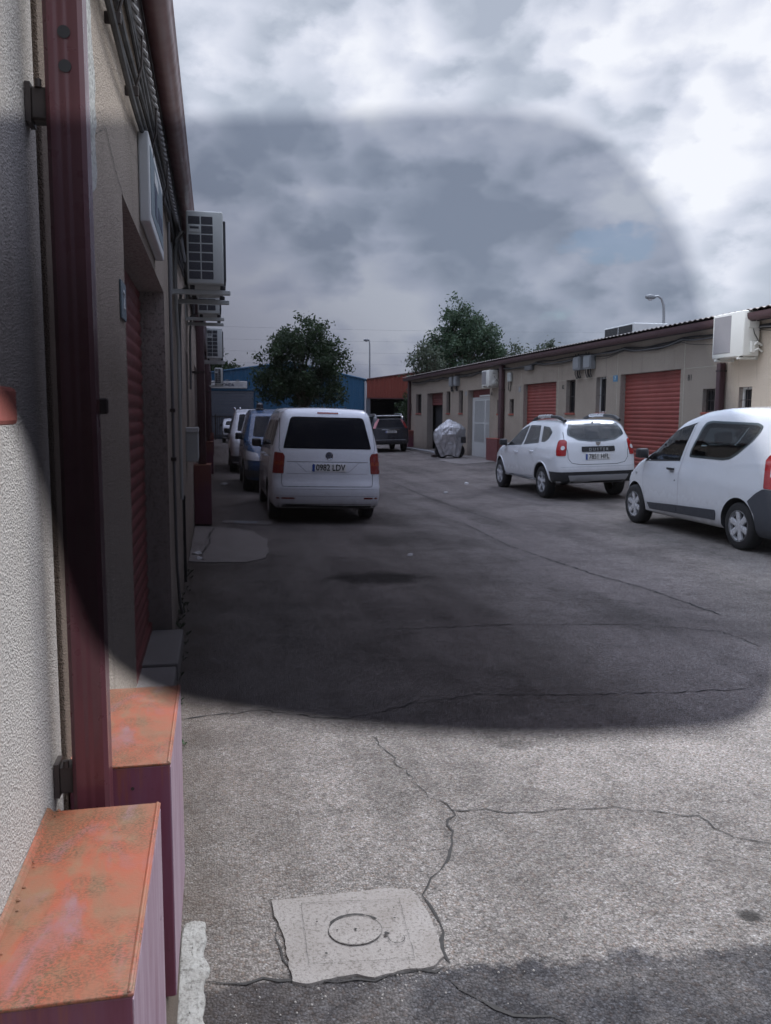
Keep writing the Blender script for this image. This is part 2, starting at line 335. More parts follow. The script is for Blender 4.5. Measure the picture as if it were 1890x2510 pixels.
def leaf_mat(name, c0, c1):
    m, t, b = newmat(name); v = ncoord(t)
    f = nmath(t, 'ADD', nmath(t, 'MULTIPLY', nnoise(t, v, 1.1, 4, 0.7), 0.6), nmath(t, 'MULTIPLY', nnoise(t, v, 7, 2, 0.6), 0.4))
    t.links.new(nramp(t, f, [(0.38, tuple(x*0.8 for x in c0)), (0.5, c0), (0.62, tuple(x*1.35 for x in c1))]), b.inputs['Base Color'])
    b.inputs['Roughness'].default_value = 0.6; b.inputs['Specular IOR Level'].default_value = 0.3
    # a little light through the leaf
    tr = t.nodes.new('ShaderNodeBsdfTranslucent'); tr.inputs[0].default_value = (*[min(1, x*1.3) for x in c1], 1)
    x = t.nodes.new('ShaderNodeMixShader'); x.inputs[0].default_value = 0.22
    o = t.nodes['Material Output']; t.links.new(b.outputs[0], x.inputs[1]); t.links.new(tr.outputs[0], x.inputs[2]); t.links.new(x.outputs[0], o.inputs[0])
leaf_mat('leaf_dark', (0.026, 0.046, 0.022), (0.052, 0.084, 0.036))
leaf_mat('leaf_mid', (0.038, 0.068, 0.040), (0.078, 0.120, 0.066))
leaf_mat('leaf_pale', (0.06, 0.08, 0.055), (0.11, 0.13, 0.09))

# ================================================================= mesh helpers
class MB:
    def __init__(s): s.v = []; s.f = []; s.m = []
    def add(s, vs, fs, m=0):
        o = len(s.v); s.v += [tuple(p) for p in vs]; s.f += [tuple(o+i for i in f) for f in fs]; s.m += [m]*len(fs); return s
    def box(s, a, b, m=0):
        x0, y0, z0 = a; x1, y1, z1 = b
        if x0 > x1: x0, x1 = x1, x0
        if y0 > y1: y0, y1 = y1, y0
        if z0 > z1: z0, z1 = z1, z0
        return s.add([(x0, y0, z0), (x1, y0, z0), (x1, y1, z0), (x0, y1, z0), (x0, y0, z1), (x1, y0, z1), (x1, y1, z1), (x0, y1, z1)],
              [(0, 3, 2, 1), (4, 5, 6, 7), (0, 1, 5, 4), (1, 2, 6, 5), (2, 3, 7, 6), (3, 0, 4, 7)], m)
    def rbox(s, a, b, r=0.01, m=0, seg=1):     # box with rounded edges
        bm = bmesh.new(); bmesh.ops.create_cube(bm, size=1)
        a = Vector(a); b = Vector(b); c = (a+b)/2; d = b-a
        for v in bm.verts: v.co = Vector((c.x+v.co.x*abs(d.x), c.y+v.co.y*abs(d.y), c.z+v.co.z*abs(d.z)))
        bmesh.ops.bevel(bm, geom=bm.edges[:], offset=r, segments=seg, affect='EDGES', profile=0.5)
        bm.verts.index_update(); s.add([v.co[:] for v in bm.verts], [[v.index for v in f.verts] for f in bm.faces], m); bm.free(); return s
    def tube(s, pts, r, n=8, m=0, caps=True):
        pts = [Vector(p) for p in pts]; rs = r if isinstance(r, (list, tuple)) else [r]*len(pts); o = len(s.v)
        up = None
        for i, p in enumerate(pts):
            d = (pts[min(i+1, len(pts)-1)]-pts[max(i-1, 0)]).normalized()
            if up is None: up = Vector((0, 0, 1)) if abs(d.z) < 0.9 else Vector((1, 0, 0))
            a = d.cross(up)
            if a.length < 1e-4: a = d.cross(Vector((0, 1, 0.3)))
            a.normalize(); b = a.cross(d).normalized(); up = b
            for k in range(n):
                t = 2*PI*k/n; s.v.append(tuple(p+(a*math.cos(t)+b*math.sin(t))*rs[i]))
        for i in range(len(pts)-1):
            for k in range(n):
                s.f.append((o+i*n+k, o+i*n+(k+1) % n, o+(i+1)*n+(k+1) % n, o+(i+1)*n+k)); s.m.append(m)
        if caps:
            s.f.append(tuple(o+k for k in reversed(range(n)))); s.m.append(m)
            q = o+(len(pts)-1)*n; s.f.append(tuple(q+k for k in range(n))); s.m.append(m)
        return s
    def lathe(s, prof, axis='X', c=(0, 0, 0), n=24, m=0):   # prof: (t along axis, radius)
        o = len(s.v); c = Vector(c)
        for (t, r) in prof:
            for k in range(n):
                a = 2*PI*k/n; u, w = r*math.cos(a), r*math.sin(a)
                p = {'X': (t, u, w), 'Y': (u, t, w), 'Z': (u, w, t)}[axis]; s.v.append(tuple(c+Vector(p)))
        for i in range(len(prof)-1):
            for k in range(n):
                s.f.append((o+i*n+k, o+(i+1)*n+k, o+(i+1)*n+(k+1) % n, o+i*n+(k+1) % n)); s.m.append(m)
        return s
    def disc(s, c, r, axis='X', n=24, m=0, rr=None):
        c = Vector(c); rr = rr or r; o = len(s.v)
        for k in range(n):
            a = 2*PI*k/n; u, w = r*math.cos(a), rr*math.sin(a)
            s.v.append(tuple(c+Vector({'X': (0, u, w), 'Y': (u, 0, w), 'Z': (u, w, 0)}[axis])))
        s.f.append(tuple(range(o, o+n))); s.m.append(m); return s
    def build(s, name, mats, parent=None, smooth=False, world=True, angle=35, normals=True):
        me = bpy.data.meshes.new(name)
        vs = s.v
        if parent is not None and world:
            l = parent.location; q = parent
            while q.parent is not None: q = q.parent; l = l + q.location
            vs = [(v[0]-l.x, v[1]-l.y, v[2]-l.z) for v in vs]
        me.from_pydata(vs, [], s.f)
        if isinstance(mats, str): mats = [mats]
        for k in mats: me.materials.append(MATS[k])
        me.polygons.foreach_set('material_index', s.m)
        if normals:
            bm = bmesh.new(); bm.from_mesh(me); bmesh.ops.recalc_face_normals(bm, faces=bm.faces[:]); bm.to_mesh(me); bm.free()
        if smooth:
            me.polygons.foreach_set('use_smooth', [True]*len(me.polygons)); me.set_sharp_from_angle(angle=R(angle))
        me.update()
        o = bpy.data.objects.new(name, me); COL.objects.link(o)
        if parent is not None: o.parent = parent
        return o
def thing(name, label, cat, loc=(0, 0, 0), rot=(0, 0, 0), group=None):
    o = bpy.data.objects.new(name, None); COL.objects.link(o); o.location = loc; o.rotation_euler = rot; o.empty_display_size = 0.1
    o['label'] = label; o['category'] = cat
    if group: o['group'] = group
    return o
def tag(o, label, cat, group=None):
    o['label'] = label; o['category'] = cat
    if group: o['group'] = group
    return o
def struct(o): o['kind'] = 'structure'; return o
def copy_tree(o, parent=None):
    c = o.copy(); COL.objects.link(c)
    if parent is not None: c.parent = parent
    for ch in list(o.children): copy_tree(ch, c)
    return c
AX = {'-X': (Vector((0, -1, 0)), Vector((0, 0, 1)), Vector((-1, 0, 0))), '+X': (Vector((0, 1, 0)), Vector((0, 0, 1)), Vector((1, 0, 0))), '-Y': (Vector((1, 0, 0)), Vector((0, 0, 1)), Vector((0, -1, 0)))}
def text(name, body, size, mat, parent, pos, face, sx=1.0, bold=0.0, local=False, align='CENTER'):
    cu = bpy.data.curves.new(name, 'FONT'); cu.body = body; cu.size = size; cu.align_x = align; cu.align_y = 'CENTER'; cu.extrude = 0.0015; cu.offset = bold; cu.resolution_u = 3
    to = bpy.data.objects.new('tmp', cu); COL.objects.link(to)
    dg = bpy.context.evaluated_depsgraph_get(); me = bpy.data.meshes.new_from_object(to.evaluated_get(dg)); bpy.data.objects.remove(to)
    u, w, n = AX[face]; l = Vector(pos)
    if parent is not None and not local: l = l - parent.location
    M = Matrix(((u.x*sx, w.x, n.x, l.x), (u.y*sx, w.y, n.y, l.y), (u.z*sx, w.z, n.z, l.z), (0, 0, 0, 1)))
    me.transform(M); me.materials.clear(); me.materials.append(MATS[mat])
    o = bpy.data.objects.new(name, me); COL.objects.link(o)
    if parent is not None: o.parent = parent
    return o
def gz(x):
    if x <= -0.34: return 0.0
    if x < 4.6: return -0.1*(x+0.34)/4.94
    if x < 10.3: return -0.1+0.12*(x-4.6)/5.7
    return 0.02
def fillet(pts, r=0.04, n=4):
    out = []; m = len(pts)
    for i in range(m):
        p0, p1, p2 = Vector(pts[i-1]), Vector(pts[i]), Vector(pts[(i+1) % m])
        a = (p0-p1); b = (p2-p1); ra = min(r, a.length*0.45); rb = min(r, b.length*0.45)
        A = p1+a.normalized()*ra; B = p1+b.normalized()*rb
        for k in range(n+1):
            t = k/n; out.append(tuple(A*(1-t)**2+p1*2*t*(1-t)+B*t*t))
    return out
def densify_jitter(pts, step, amp, seed=0):
    rnd = random.Random(seed); out = []
    for i in range(len(pts)-1):
        a, b = Vector(pts[i]), Vector(pts[i+1]); n = max(1, int((b-a).length/step)); d = (b-a)
        nrm = Vector((-d.y, d.x)).normalized() if d.length > 0 else Vector((0, 0))
        for k in range(n):
            out.append(tuple(a+d*k/n+nrm*rnd.uniform(-amp, amp)*(0 if (k == 0 and i == 0) else 1)))
    out.append(tuple(pts[-1])); return out
def ground_poly(name, pts, mat, dz, grid=0.3, parent=None, kind=True):
    bm = bmesh.new(); f = bm.faces.new([bm.verts.new((p[0], p[1], 0)) for p in pts])
    bmesh.ops.triangulate(bm, faces=[f]); xs = [p[0] for p in pts]
    x = math.floor(min(xs)/grid)*grid
    cuts = [x+grid*i for i in range(int((max(xs)-x)/grid)+2)]+[-0.34, 4.6, 10.3]
    for c in cuts:
        if min(xs) < c < max(xs): bmesh.ops.bisect_plane(bm, geom=bm.verts[:]+bm.edges[:]+bm.faces[:], plane_co=(c, 0, 0), plane_no=(1, 0, 0))
    for v in bm.verts: v.co.z = gz(v.co.x)+dz
    # a skirt down to the ground so the sheet has an edge
    be = [e for e in bm.edges if e.is_boundary]
    r = bmesh.ops.extrude_edge_only(bm, edges=be)
    for v in [g for g in r['geom'] if isinstance(g, bmesh.types.BMVert)]: v.co.z -= dz+0.01
    bmesh.ops.recalc_face_normals(bm, faces=bm.faces[:])
    me = bpy.data.meshes.new(name); bm.to_mesh(me); bm.free(); me.materials.append(MATS[mat])
    o = bpy.data.objects.new(name, me); COL.objects.link(o)
    if parent: o.parent = parent
    return o

# ================================================================= ground
g = MB()
xs = [-400, -60, -12, -3, -1.2, -0.34]+[-0.34+4.94*i/12 for i in range(1, 13)]+[4.6+5.7*i/12 for i in range(1, 13)]+[14, 30, 80, 400]
ys = [-60, -10, -4, -1, 0, 1, 2, 3, 4, 5, 6, 8, 10, 13, 17, 22, 30, 40, 50, 70, 120, 400, 900]
for x in xs:
    for y in ys: g.v.append((x, y, gz(x)))
ny = len(ys)
for i in range(len(xs)-1):
    for j in range(ny-1): g.f.append((i*ny+j, (i+1)*ny+j, (i+1)*ny+j+1, i*ny+j+1)); g.m.append(0)
struct(g.build('ground', 'asphalt', smooth=True, normals=False))
# newer dark asphalt in the foreground
edge = [(-0.33, 2.40), (-0.06, 2.38), (0.01, 2.37), (0.2, 2.345), (0.29, 2.335), (0.37, 2.335), (0.54, 2.29), (0.62, 2.315), (0.71, 2.23), (0.82, 2.25), (0.93, 2.29), (1.22, 2.32), (1.47, 2.27), (1.8, 2.28), (2.4, 2.22), (3.4, 2.0)]
def crack(pl, w0, seed, m):
    rnd = random.Random(seed); p = densify_jitter(pl, 0.045, 0.018, seed); L_ = []; R_ = []
    for i, a in enumerate(p):
        a = Vector(a); b = Vector(p[min(i+1, len(p)-1)]); c = Vector(p[max(i-1, 0)]); d = b-c
        n = Vector((-d.y, d.x)).normalized(); w = w0*rnd.uniform(0.25, 1.3)*(0.3 if i in (0, len(p)-1) else 1)
        q = a+n*w; L_.append((q.x, q.y, gz(q.x)+0.004)); q = a-n*w*rnd.uniform(0.3, 1); R_.append((q.x, q.y, gz(q.x)+0.004))
    n = len(p); m.add(L_+R_, [(i, i+1, n+i+1, n+i) for i in range(n-1)])
cm = MB()
crack([(-0.06, 2.38), (0.06, 2.36), (0.2, 2.335), (0.33, 2.315), (0.44, 2.297), (0.54, 2.315), (0.63, 2.31), (0.67, 2.33)], 0.007, 41, cm)
crack([(0.17, 2.62), (0.18, 2.5), (0.188, 2.34)], 0.004, 42, cm)
crack([(0.78, 4.23), (0.84, 3.92), (0.89, 3.59), (0.91, 3.47), (0.98, 3.35), (1.22, 3.28), (1.53, 3.27), (1.7, 3.26), (2.01, 3.12), (2.08, 2.91), (2.19, 2.85)], 0.004, 1, cm)
crack([(0.98, 3.34), (0.9, 3.11), (0.88, 3.0), (0.76, 2.82), (0.69, 2.72)], 0.0065, 2, cm)
crack([(0.69, 2.72), (0.71, 2.6), (0.70, 2.45), (0.685, 2.34)], 0.009, 3, cm)
crack([(0.66, 2.28), (0.73, 2.17), (0.81, 2.10), (0.95, 2.03)], 0.008, 4, cm)
crack([(-0.2, 4.61), (0.22, 4.7), (0.67, 4.49), (1.15, 4.7), (1.62, 4.81), (2.13, 4.72), (2.97, 4.68), (3.36, 4.68)], 0.006, 5, cm)
crack([(1.41, 6.44), (2.37, 6.49), (3.57, 6.37), (4.08, 6.08), (4.11, 5.59)], 0.007, 6, cm)
crack([(3.99, 13.22), (3.89, 10.72), (4.14, 8.66), (4.37, 7.63), (4.43, 6.62)], 0.014, 7, cm)
crack([(4.6, 22), (4.5, 17), (4.65, 13.2)], 0.02, 10, cm)
struct(cm.build('ground_cracks', 'crack_dark', normals=False))
struct(ground_poly('concrete_slab', densify_jitter([(-0.33, 9.7), (0.01, 9.63), (0.3, 9.62), (0.55, 9.9), (0.63, 10.3), (0.62, 10.9), (0.66, 11.4), (0.5, 12.2), (0.2, 12.6), (-0.33, 12.8)], 0.15, 0.02, 4), 'concrete_pale', 0.012))
struct(ground_poly('door_apron', densify_jitter([(10.28, 29.6), (9.2, 28.6), (8.4, 28.2), (8.3, 30.6), (8.9, 33.4), (10.28, 33.6)], 0.3, 0.05, 5), 'concrete_pale', 0.012))
# cracks in the concrete slab
c2 = MB(); 
def crack_on(pl, w, seed, dz, mb):
    t = MB(); crack(pl, w, seed, t); mb.add([(v[0], v[1], v[2]+dz) for v in t.v], t.f)
crack_on([(-0.32, 11.0), (-0.1, 10.9), (-0.12, 11.7), (-0.05, 12.6)], 0.012, 21, 0.012, c2)
crack_on([(-0.12, 10.9), (-0.2, 10.2), (-0.18, 9.72)], 0.01, 22, 0.012, c2)
struct(c2.build('slab_cracks', 'crack_dark', normals=False))

# inspection covers
t = thing('inspection_cover', 'square concrete inspection cover with a round lid in the near asphalt', 'manhole cover', (0.42, 2.54, gz(0.42)))
mo = [(0.16, 2.76), (0.32, 2.765), (0.48, 2.77), (0.57, 2.775), (0.66, 2.75), (0.685, 2.6), (0.68, 2.45), (0.672, 2.37), (0.63, 2.325), (0.54, 2.325), (0.44, 2.305), (0.39, 2.33), (0.33, 2.325), (0.23, 2.31), (0.195, 2.33), (0.19, 2.45), (0.185, 2.57), (0.165, 2.67)]
def mesh_from(name, bmdata, mat, parent):
    me = bpy.data.meshes.new(name); bmdata.to_mesh(me); bmdata.free(); me.materials.append(MATS[mat]); o = bpy.data.objects.new(name, me); COL.objects.link(o); o.parent = parent; return o
o = ground_poly('concrete_surround', densify_jitter(mo+[mo[0]], 0.02, 0.0028, 9)[:-1], 'concrete', 0.010); o.parent = t; o.location = -t.location
def bead(pts, w, h, z0, closed=True, seed=3):    # a thin dark groove line drawn as a strip
    m = MB(); rnd = random.Random(seed); n = len(pts); q = pts+[pts[0]] if closed else pts
    A = []; B = []
    for i, p in enumerate(q):
        a = Vector(q[(i+1) % len(q)])-Vector(q[i-1]) if closed else Vector(q[min(i+1, len(q)-1)])-Vector(q[max(i-1, 0)])
        nn = Vector((-a.y, a.x)).normalized(); ww = w*rnd.uniform(0.4, 1.3)
        A.append((p[0]+nn.x*ww, p[1]+nn.y*ww, gz(p[0])+z0)); B.append((p[0]-nn.x*ww, p[1]-nn.y*ww, gz(p[0])+z0))
    k = len(q); m.add(A+B, [(i, i+1, k+i+1, k+i) for i in range(k-1)]); return m
lid = MB(); C0 = (0.42, 2.54)
ring = [(C0[0]+0.088*math.cos(a*2*PI/40), C0[1]+0.078*math.sin(a*2*PI/40)) for a in range(40)]
lid.add([(x, y, gz(x)+0.0145) for x, y in ring], [tuple(range(40))])
lo_ = lid.build('round_lid', 'concrete', t, normals=False)
gr_ = bead(ring, 0.0009, 0, 0.0165)
half = [(C0[0]+0.092*math.cos(a), C0[1]+0.083*math.sin(a)) for a in [PI*(0.18+0.64*i/16) for i in range(17)]]
gr_.build('ring_groove', 'crack_dark', t, normals=False); bead(half, 0.005, 0, 0.0175, False, 6).build('worn_edge', 'crack_dark', t, normals=False); gr_ = MB()
sq = densify_jitter([(0.26, 2.72), (0.6, 2.69), (0.58, 2.37), (0.25, 2.39), (0.26, 2.72)], 0.02, 0.002, 5)
gr_ = bead(sq, 0.0006, 0, 0.0155, False, 5)
gr_.build('frame_groove', 'crack_dark', t, normals=False); gr_ = MB()
for (x, y, w) in ((0.42, 2.54, 0.007), (0.36, 2.545, 0.004), (0.49, 2.525, 0.003), (0.515, 2.50, 0.011), (0.30, 2.60, 0.004), (0.57, 2.64, 0.004), (0.56, 2.58, 0.005), (0.31, 2.43, 0.006), (0.48, 2.42, 0.003)):
    c_ = MB(); c_.add([(x+w*random.uniform(0.5, 1.2)*math.cos(a), y+w*random.uniform(0.5, 1.2)*math.sin(a), gz(x)+0.0185) for a in [i*PI/4 for i in range(8)]], [tuple(range(8))]); c_.build('chip', 'crack_dark', t, normals=False)
ring2 = [(0.545+0.026*math.cos(a), 2.475+0.026*math.sin(a)) for a in [PI*(0.9+1.25*i/16) for i in range(17)]]
gr_ = bead(ring2, 0.0016, 0, 0.0165, False, 8)
gr_.build('curved_mark', 'crack_dark', t, normals=False)
t = thing('inspection_cover', 'long low inspection cover behind the left wheel of the white van', 'manhole cover', (0.45, 13.25, gz(0.45)))
o = ground_poly('concrete_surround', [(0.06, 13.24), (0.45, 13.0), (0.79, 12.95), (0.86, 13.2), (0.82, 13.43), (0.11, 13.54)], 'concrete', 0.012); o.parent = t; o.location = -t.location
o = ground_poly('metal_plate', [(0.25, 13.15), (0.62, 13.1), (0.62, 13.32), (0.27, 13.38)], 'box_grey', 0.018); o.parent = t; o.location = -t.location

# ================================================================= buildings
def wall_plane(mb, X, y0, y1, z0, z1, ops, sgn, m=0, mrev=1):
    Y = sorted(set([y0, y1]+[v for o in ops for v in o[:2]])); Z = sorted(set([z0, z1]+[v for o in ops for v in o[2:4]]))
    # extra cuts keep quads well shaped
    for a, b in zip(Y[:-1], Y[1:]):
        for c, d in zip(Z[:-1], Z[1:]):
            ym, zm = (a+b)/2, (c+d)/2
            if any(o[0] < ym < o[1] and o[2] < zm < o[3] for o in ops): continue
            q = [(X, a, c), (X, b, c), (X, b, d), (X, a, d)]
            mb.add(q if sgn > 0 else q[::-1], [(0, 1, 2, 3)], m)
    for o in ops:
        a, b, c, d, dep = o[:5]; Xi = X-sgn*dep
        for q in ([(X, a, c), (X, a, d), (Xi, a, d), (Xi, a, c)], [(X, b, c), (Xi, b, c), (Xi, b, d), (X, b, d)],
                  [(X, a, d), (X, b, d), (Xi, b, d), (Xi, a, d)], [(X, a, c), (Xi, a, c), (Xi, b, c), (X, b, c)]):
            mb.add(q if sgn > 0 else q[::-1], [(0, 1, 2, 3)], mrev)
def shutter(name, X, y0, y1, z0, z1, mat, parent, sgn, pitch=0.1, amp=0.016, lab=None):
    m = MB(); prof = []; z = z0
    while z < z1-1e-3:
        for k, (dz, dx) in enumerate(((0, 0), (0.14, 0.25), (0.35, 0.85), (0.6, 1.0), (0.82, 0.8), (0.94, 0.15))):
            zz = z+dz*pitch
            if zz < z1: prof.append((X+sgn*amp*dx, zz))
        z += pitch
    prof.append((X, z1)); n = len(prof)
    m.add([(x, y0, z) for x, z in prof]+[(x, y1, z) for x, z in prof], [(i, n+i, n+i+1, i+1) for i in range(n-1)])
    # back skin and bottom rail
    m.box((X-sgn*0.05, y0, z0), (X-sgn*0.01, y1, z1)); m.box((X-sgn*0.01, y0, z0), (X+sgn*0.03, y1, z0+0.07))
    o = m.build(name, mat, parent, smooth=True, angle=50, normals=False)
    if lab: o['label'] = lab
    return o
def win(parent, X, y0, y1, z0, z1, sgn, depth=0.18, bars=True, frame='wood_dark', sillm='sill_red', vb=2, hb=1):
    Xg = X-sgn*depth; fw = 0.045
    w = MB(); 
    for a, b in (((Xg, y0, z0), (Xg+sgn*0.04, y0+fw, z1)), ((Xg, y1-fw, z0), (Xg+sgn*0.04, y1, z1)), ((Xg, y0+fw, z0), (Xg+sgn*0.038, y1-fw, z0+fw)), ((Xg, y0+fw, z1-fw), (Xg+sgn*0.038, y1-fw, z1))): w.box(a, b)
    f = w.build('window', frame, parent)
    p = MB(); p.box((Xg-sgn*0.02, y0, z0), (Xg+sgn*0.006, y1, z1)); p.build('pane', 'pane_dark', f, world=True)
    if bars:
        b = MB(); Xb = X-sgn*depth*0.45
        for i in range(vb):
            y = y0+(y1-y0)*(i+1)/(vb+1); b.tube([(Xb, y, z0), (Xb, y, z1)], 0.008, 6)
        for i in range(hb):
            z = z0+(z1-z0)*(i+1)/(hb+1); b.tube([(Xb, y0, z), (Xb, y1, z)], 0.007, 6)
        b.build('bars', 'iron_dark', f, smooth=True)
    if sillm:
        s = MB(); s.rbox((X-sgn*depth, y0-0.01, z0-0.05), (X+sgn*0.035, y1+0.01, z0+0.006), 0.006); s.build('sill', sillm, f)
    return f
def corr_roof(name, mat, parent, y0, y1, xa, za, xb, zb, pitch=0.18, amp=0.025, n=8):
    m = MB(); k = int((y1-y0)/pitch*n); A = []; B = []
    for i in range(k+1):
        y = y0+(y1-y0)*i/k; d = amp*math.cos(2*PI*(y-y0)/pitch); A.append((xa, y, za+d)); B.append((xb, y, zb+d))
    m.add(A+B, [(i, i+1, k+2+i, k+1+i) for i in range(k)])
    A2 = [(x, y, z-0.012) for x, y, z in A]; m.add(A+A2, [(i, k+1+i, k+2+i, i+1) for i in range(k)])
    return m.build(name, mat, parent, smooth=True, normals=False, angle=60)

# --- left building
XL = -0.34; PITCH = 11.15
LB = thing('warehouse', 'long low stucco warehouse on the left with maroon gutter', 'building', (XL, 1.0, 0))
ops = [(0.35, 1.15, 1.72, 2.6, 0.15)]
for k in range(4):
    o = 1.75+PITCH*k
    ops += [(o+1.75, o+4.45, 0.0, 2.53, 0.17 if k else 0.17), (o+8.75, o+9.6, 1.2, 2.45, 0.16)]
ops = [q for q in ops if q[1] < 45]
YE = 46.0
w = MB(); wall_plane(w, XL, 1.88, YE, -0.02, 3.42, [q for q in ops if q[0] > 1.9], 1, 0, 1)
wo = w.build('wall', ['stucco_tan', 'stucco_smooth'], LB, normals=False)
# near panel with a rounded edge at the joint
w = MB(); wall_plane(w, XL, -5, 1.84, -0.02, 3.42, ops[:1], 1, 0, 1)
arc = [(XL-0.022+0.022*math.cos(a), 1.84+0.022*math.sin(a)) for a in [PI/2*i/6 for i in range(7)]]+[(XL-0.05, 1.862)]
for i in range(len(arc)-1): w.add([(arc[i][0], arc[i][1], -0.02), (arc[i+1][0], arc[i+1][1], -0.02), (arc[i+1][0], arc[i+1][1], 3.42), (arc[i][0], arc[i][1], 3.42)], [(0, 1, 2, 3)])
o = w.build('wall_panel', ['stucco_near', 'stucco_smooth'], LB, normals=False, smooth=False); o['label'] = 'pale rough stucco wall panel nearest the camera'
w = MB(); w.add([(XL, 1.90, -0.02), (XL, 1.99, -0.02), (XL, 1.99, 3.42), (XL, 1.90, 3.42)], [(0, 1, 2, 3)])
w = MB(); w.rbox((XL-0.03, 1.872, -0.02), (XL+0.006, 2.12, 3.40), 0.005, seg=2); o = w.build('joint_strip', 'stucco_brown', LB); o['label'] = 'brown rough strip beside the dark wall joint'
w = MB(); w.box((XL-0.06, 1.80, -0.02), (XL-0.035, 1.92, 3.42)); w.build('joint', 'crack_dark', LB)
# mortar smear above the doorway side
mm = MB(); pts = []
zz = np.linspace(2.05, 3.3, 26); rnd = random.Random(4)
Lp = [(XL+0.004, 2.32+rnd.uniform(-0.02, 0.02), z) for z in zz]; Rp = [(XL+0.004, 2.62+0.12*math.sin(z*3)+rnd.uniform(-0.04, 0.04)-0.22*max(0, (2.4-z)/0.35), z) for z in zz]
mm.add(Lp+Rp, [(i, 26+i, 27+i, i+1) for i in range(25)]); o = mm.build('mortar_smear', 'mortar', LB, normals=False)
bk = MB(); bk.box((XL-9, -5, -0.02), (XL-0.45, YE-0.01, 3.38)); bk.build('inner_block', 'interior_dark', LB)
en = MB(); en.box((XL-9, YE, -0.02), (XL, YE+0.1, 3.42)); en.build('end_wall', 'stucco_tan', LB)
for i, k in enumerate([q for q in ops if q[2] < 0.1]):
    shutter('shutter', XL-0.17, k[0], k[1], 0.10, k[3], 'shutter_dull', LB, 1, pitch=0.085, amp=0.012)
win(LB, XL, *ops[0][:4], 1, 0.14, True, sillm=None)
for q in ops[1:]:
    if q[2] > 0.5: win(LB, XL, *q[:4], 1, 0.15, True)
s = MB(); s.rbox((XL-0.12, 0.25, 1.665), (-0.262, 1.215, 1.715), 0.006, seg=2); s.build('window_sill', 'sill_red', LB)
gt = MB()     # half round gutter with rolled lip
prof = [(-0.222+0.062*math.cos(a), 3.47+0.062*math.sin(a)) for a in [PI+PI*i/12 for i in range(13)]]+[(-0.155, 3.478), (-0.150, 3.486), (-0.155, 3.494), (-0.162, 3.488)]
n = len(prof); seg = [-5+51*i/30 for i in range(31)]
for y in seg: gt.v += [(x, y, z) for x, z in prof]
for j in range(30):
    for i in range(n-1): gt.f.append((j*n+i, j*n+i+1, (j+1)*n+i+1, (j+1)*n+i)); gt.m.append(0)
gt.build('gutter', 'gutter_brown', LB, smooth=True, normals=False)
sf = MB(); sf.box((XL-9, -5, 3.425), (-0.29, YE, 3.50)); sf.box((-0.30, -5, 3.33), (-0.285, YE, 3.50)); sf.build('soffit', 'roof_dark', LB)
corr_roof('roof', 'roof_sheet', LB, -5, YE, -0.24, 3.55, -9, 4.3)
# thin wall crack lines
wc = MB()
def wall_crack(pts, w, seed, Xp):
    p = densify_jitter(pts, 0.03, 0.008, seed); n = len(p); rnd = random.Random(seed)
    A = [(Xp, a[0]+w*rnd.uniform(.3, 1.2), a[1]+w*.5) for a in p]; B = [(Xp, a[0]-w*rnd.uniform(.3, 1.2), a[1]-w*.5) for a in p]
    wc.add(A+B, [(i, i+1, n+i+1, n+i) for i in range(n-1)])
wall_crack([(2.75, 2.52), (3.0, 2.62), (3.3, 2.55), (3.52, 2.53)], 0.004, 31, XL+0.003)
wall_crack([(3.6, 2.95), (3.75, 2.85), (3.95, 2.82), (4.25, 2.86)], 0.003, 32, XL+0.003)
wc.build('wall_crack', 'crack_dark', LB, normals=False)
# concrete step in front of the first door
st = thing('door_step', 'grey concrete step at the foot of the nearest left doorway', 'step', (-0.4, 5, 0))
m = MB(); m.rbox((-0.50, 3.52, -0.05), (-0.27, 5.3, 0.10), 0.012, seg=2); m.rbox((-0.50, 5.31, -0.05), (-0.26, 6.18, 0.115), 0.012, seg=2); m.build('slab', 'concrete', st)
for k in (1, 2):
    o_ = 1.75+PITCH*k; t2 = thing('door_step', ['', 'low concrete doorstep past the first downpipe guard', 'low concrete doorstep furthest along the left wall'][k], 'step', (-0.4, o_+3, 0)); m = MB(); m.rbox((-0.50, o_+1.77, -0.05), (-0.27, o_+4.43, 0.10), 0.012); m.build('slab', 'concrete', t2)

# --- downpipes on the left, each in its steel guard
def ribbed_pipe(y0, y1, x0, x1, z0, z1):
    m = MB(); r = 0.008; out = []
    # outline with two shallow grooves on each broad face
    def side(a, b, k):
        p = []; d = (Vector(b)-Vector(a)); nn = Vector((d.y, -d.x)).normalized()
        for t, dep in ((0.12, 0), (0.30, 0), (0.35, -0.0009), (0.41, -0.0009), (0.46, 0), (0.54, 0), (0.59, -0.0009), (0.65, -0.0009), (0.70, 0), (0.88, 0)):
            q = Vector(a)+d*t+nn*dep*k; p.append((q.x, q.y))
        return p
    c = [(x0, y0), (x1, y0), (x1, y1), (x0, y1)]
    for i in range(4): out += side(c[i], c[(i+1) % 4], 1)
    n = len(out); m.add([(x, y, z0) for x, y in out]+[(x, y, z1) for x, y in out], [(i, (i+1) % n, n+(i+1) % n, n+i) for i in range(n)]+[tuple(range(n, 2*n)), tuple(reversed(range(n)))])
    return m
dp = thing('downpipe', 'dark maroon ribbed steel post with two holes standing close to the camera', 'downpipe', (-0.26, 1.76, 0), group='downpipes of the left warehouse')
ribbed_pipe(1.725, 1.80, -0.300, -0.229, 0.0, 3.42).build('pipe', 'pipe_maroon', dp, smooth=True, angle=30)
for z in (2.382, 2.322):
    h = MB(); h.disc((-0.262, 1.7235, z), 0.0115, 'Y', 20); h.build('hole', 'ink_black', dp)
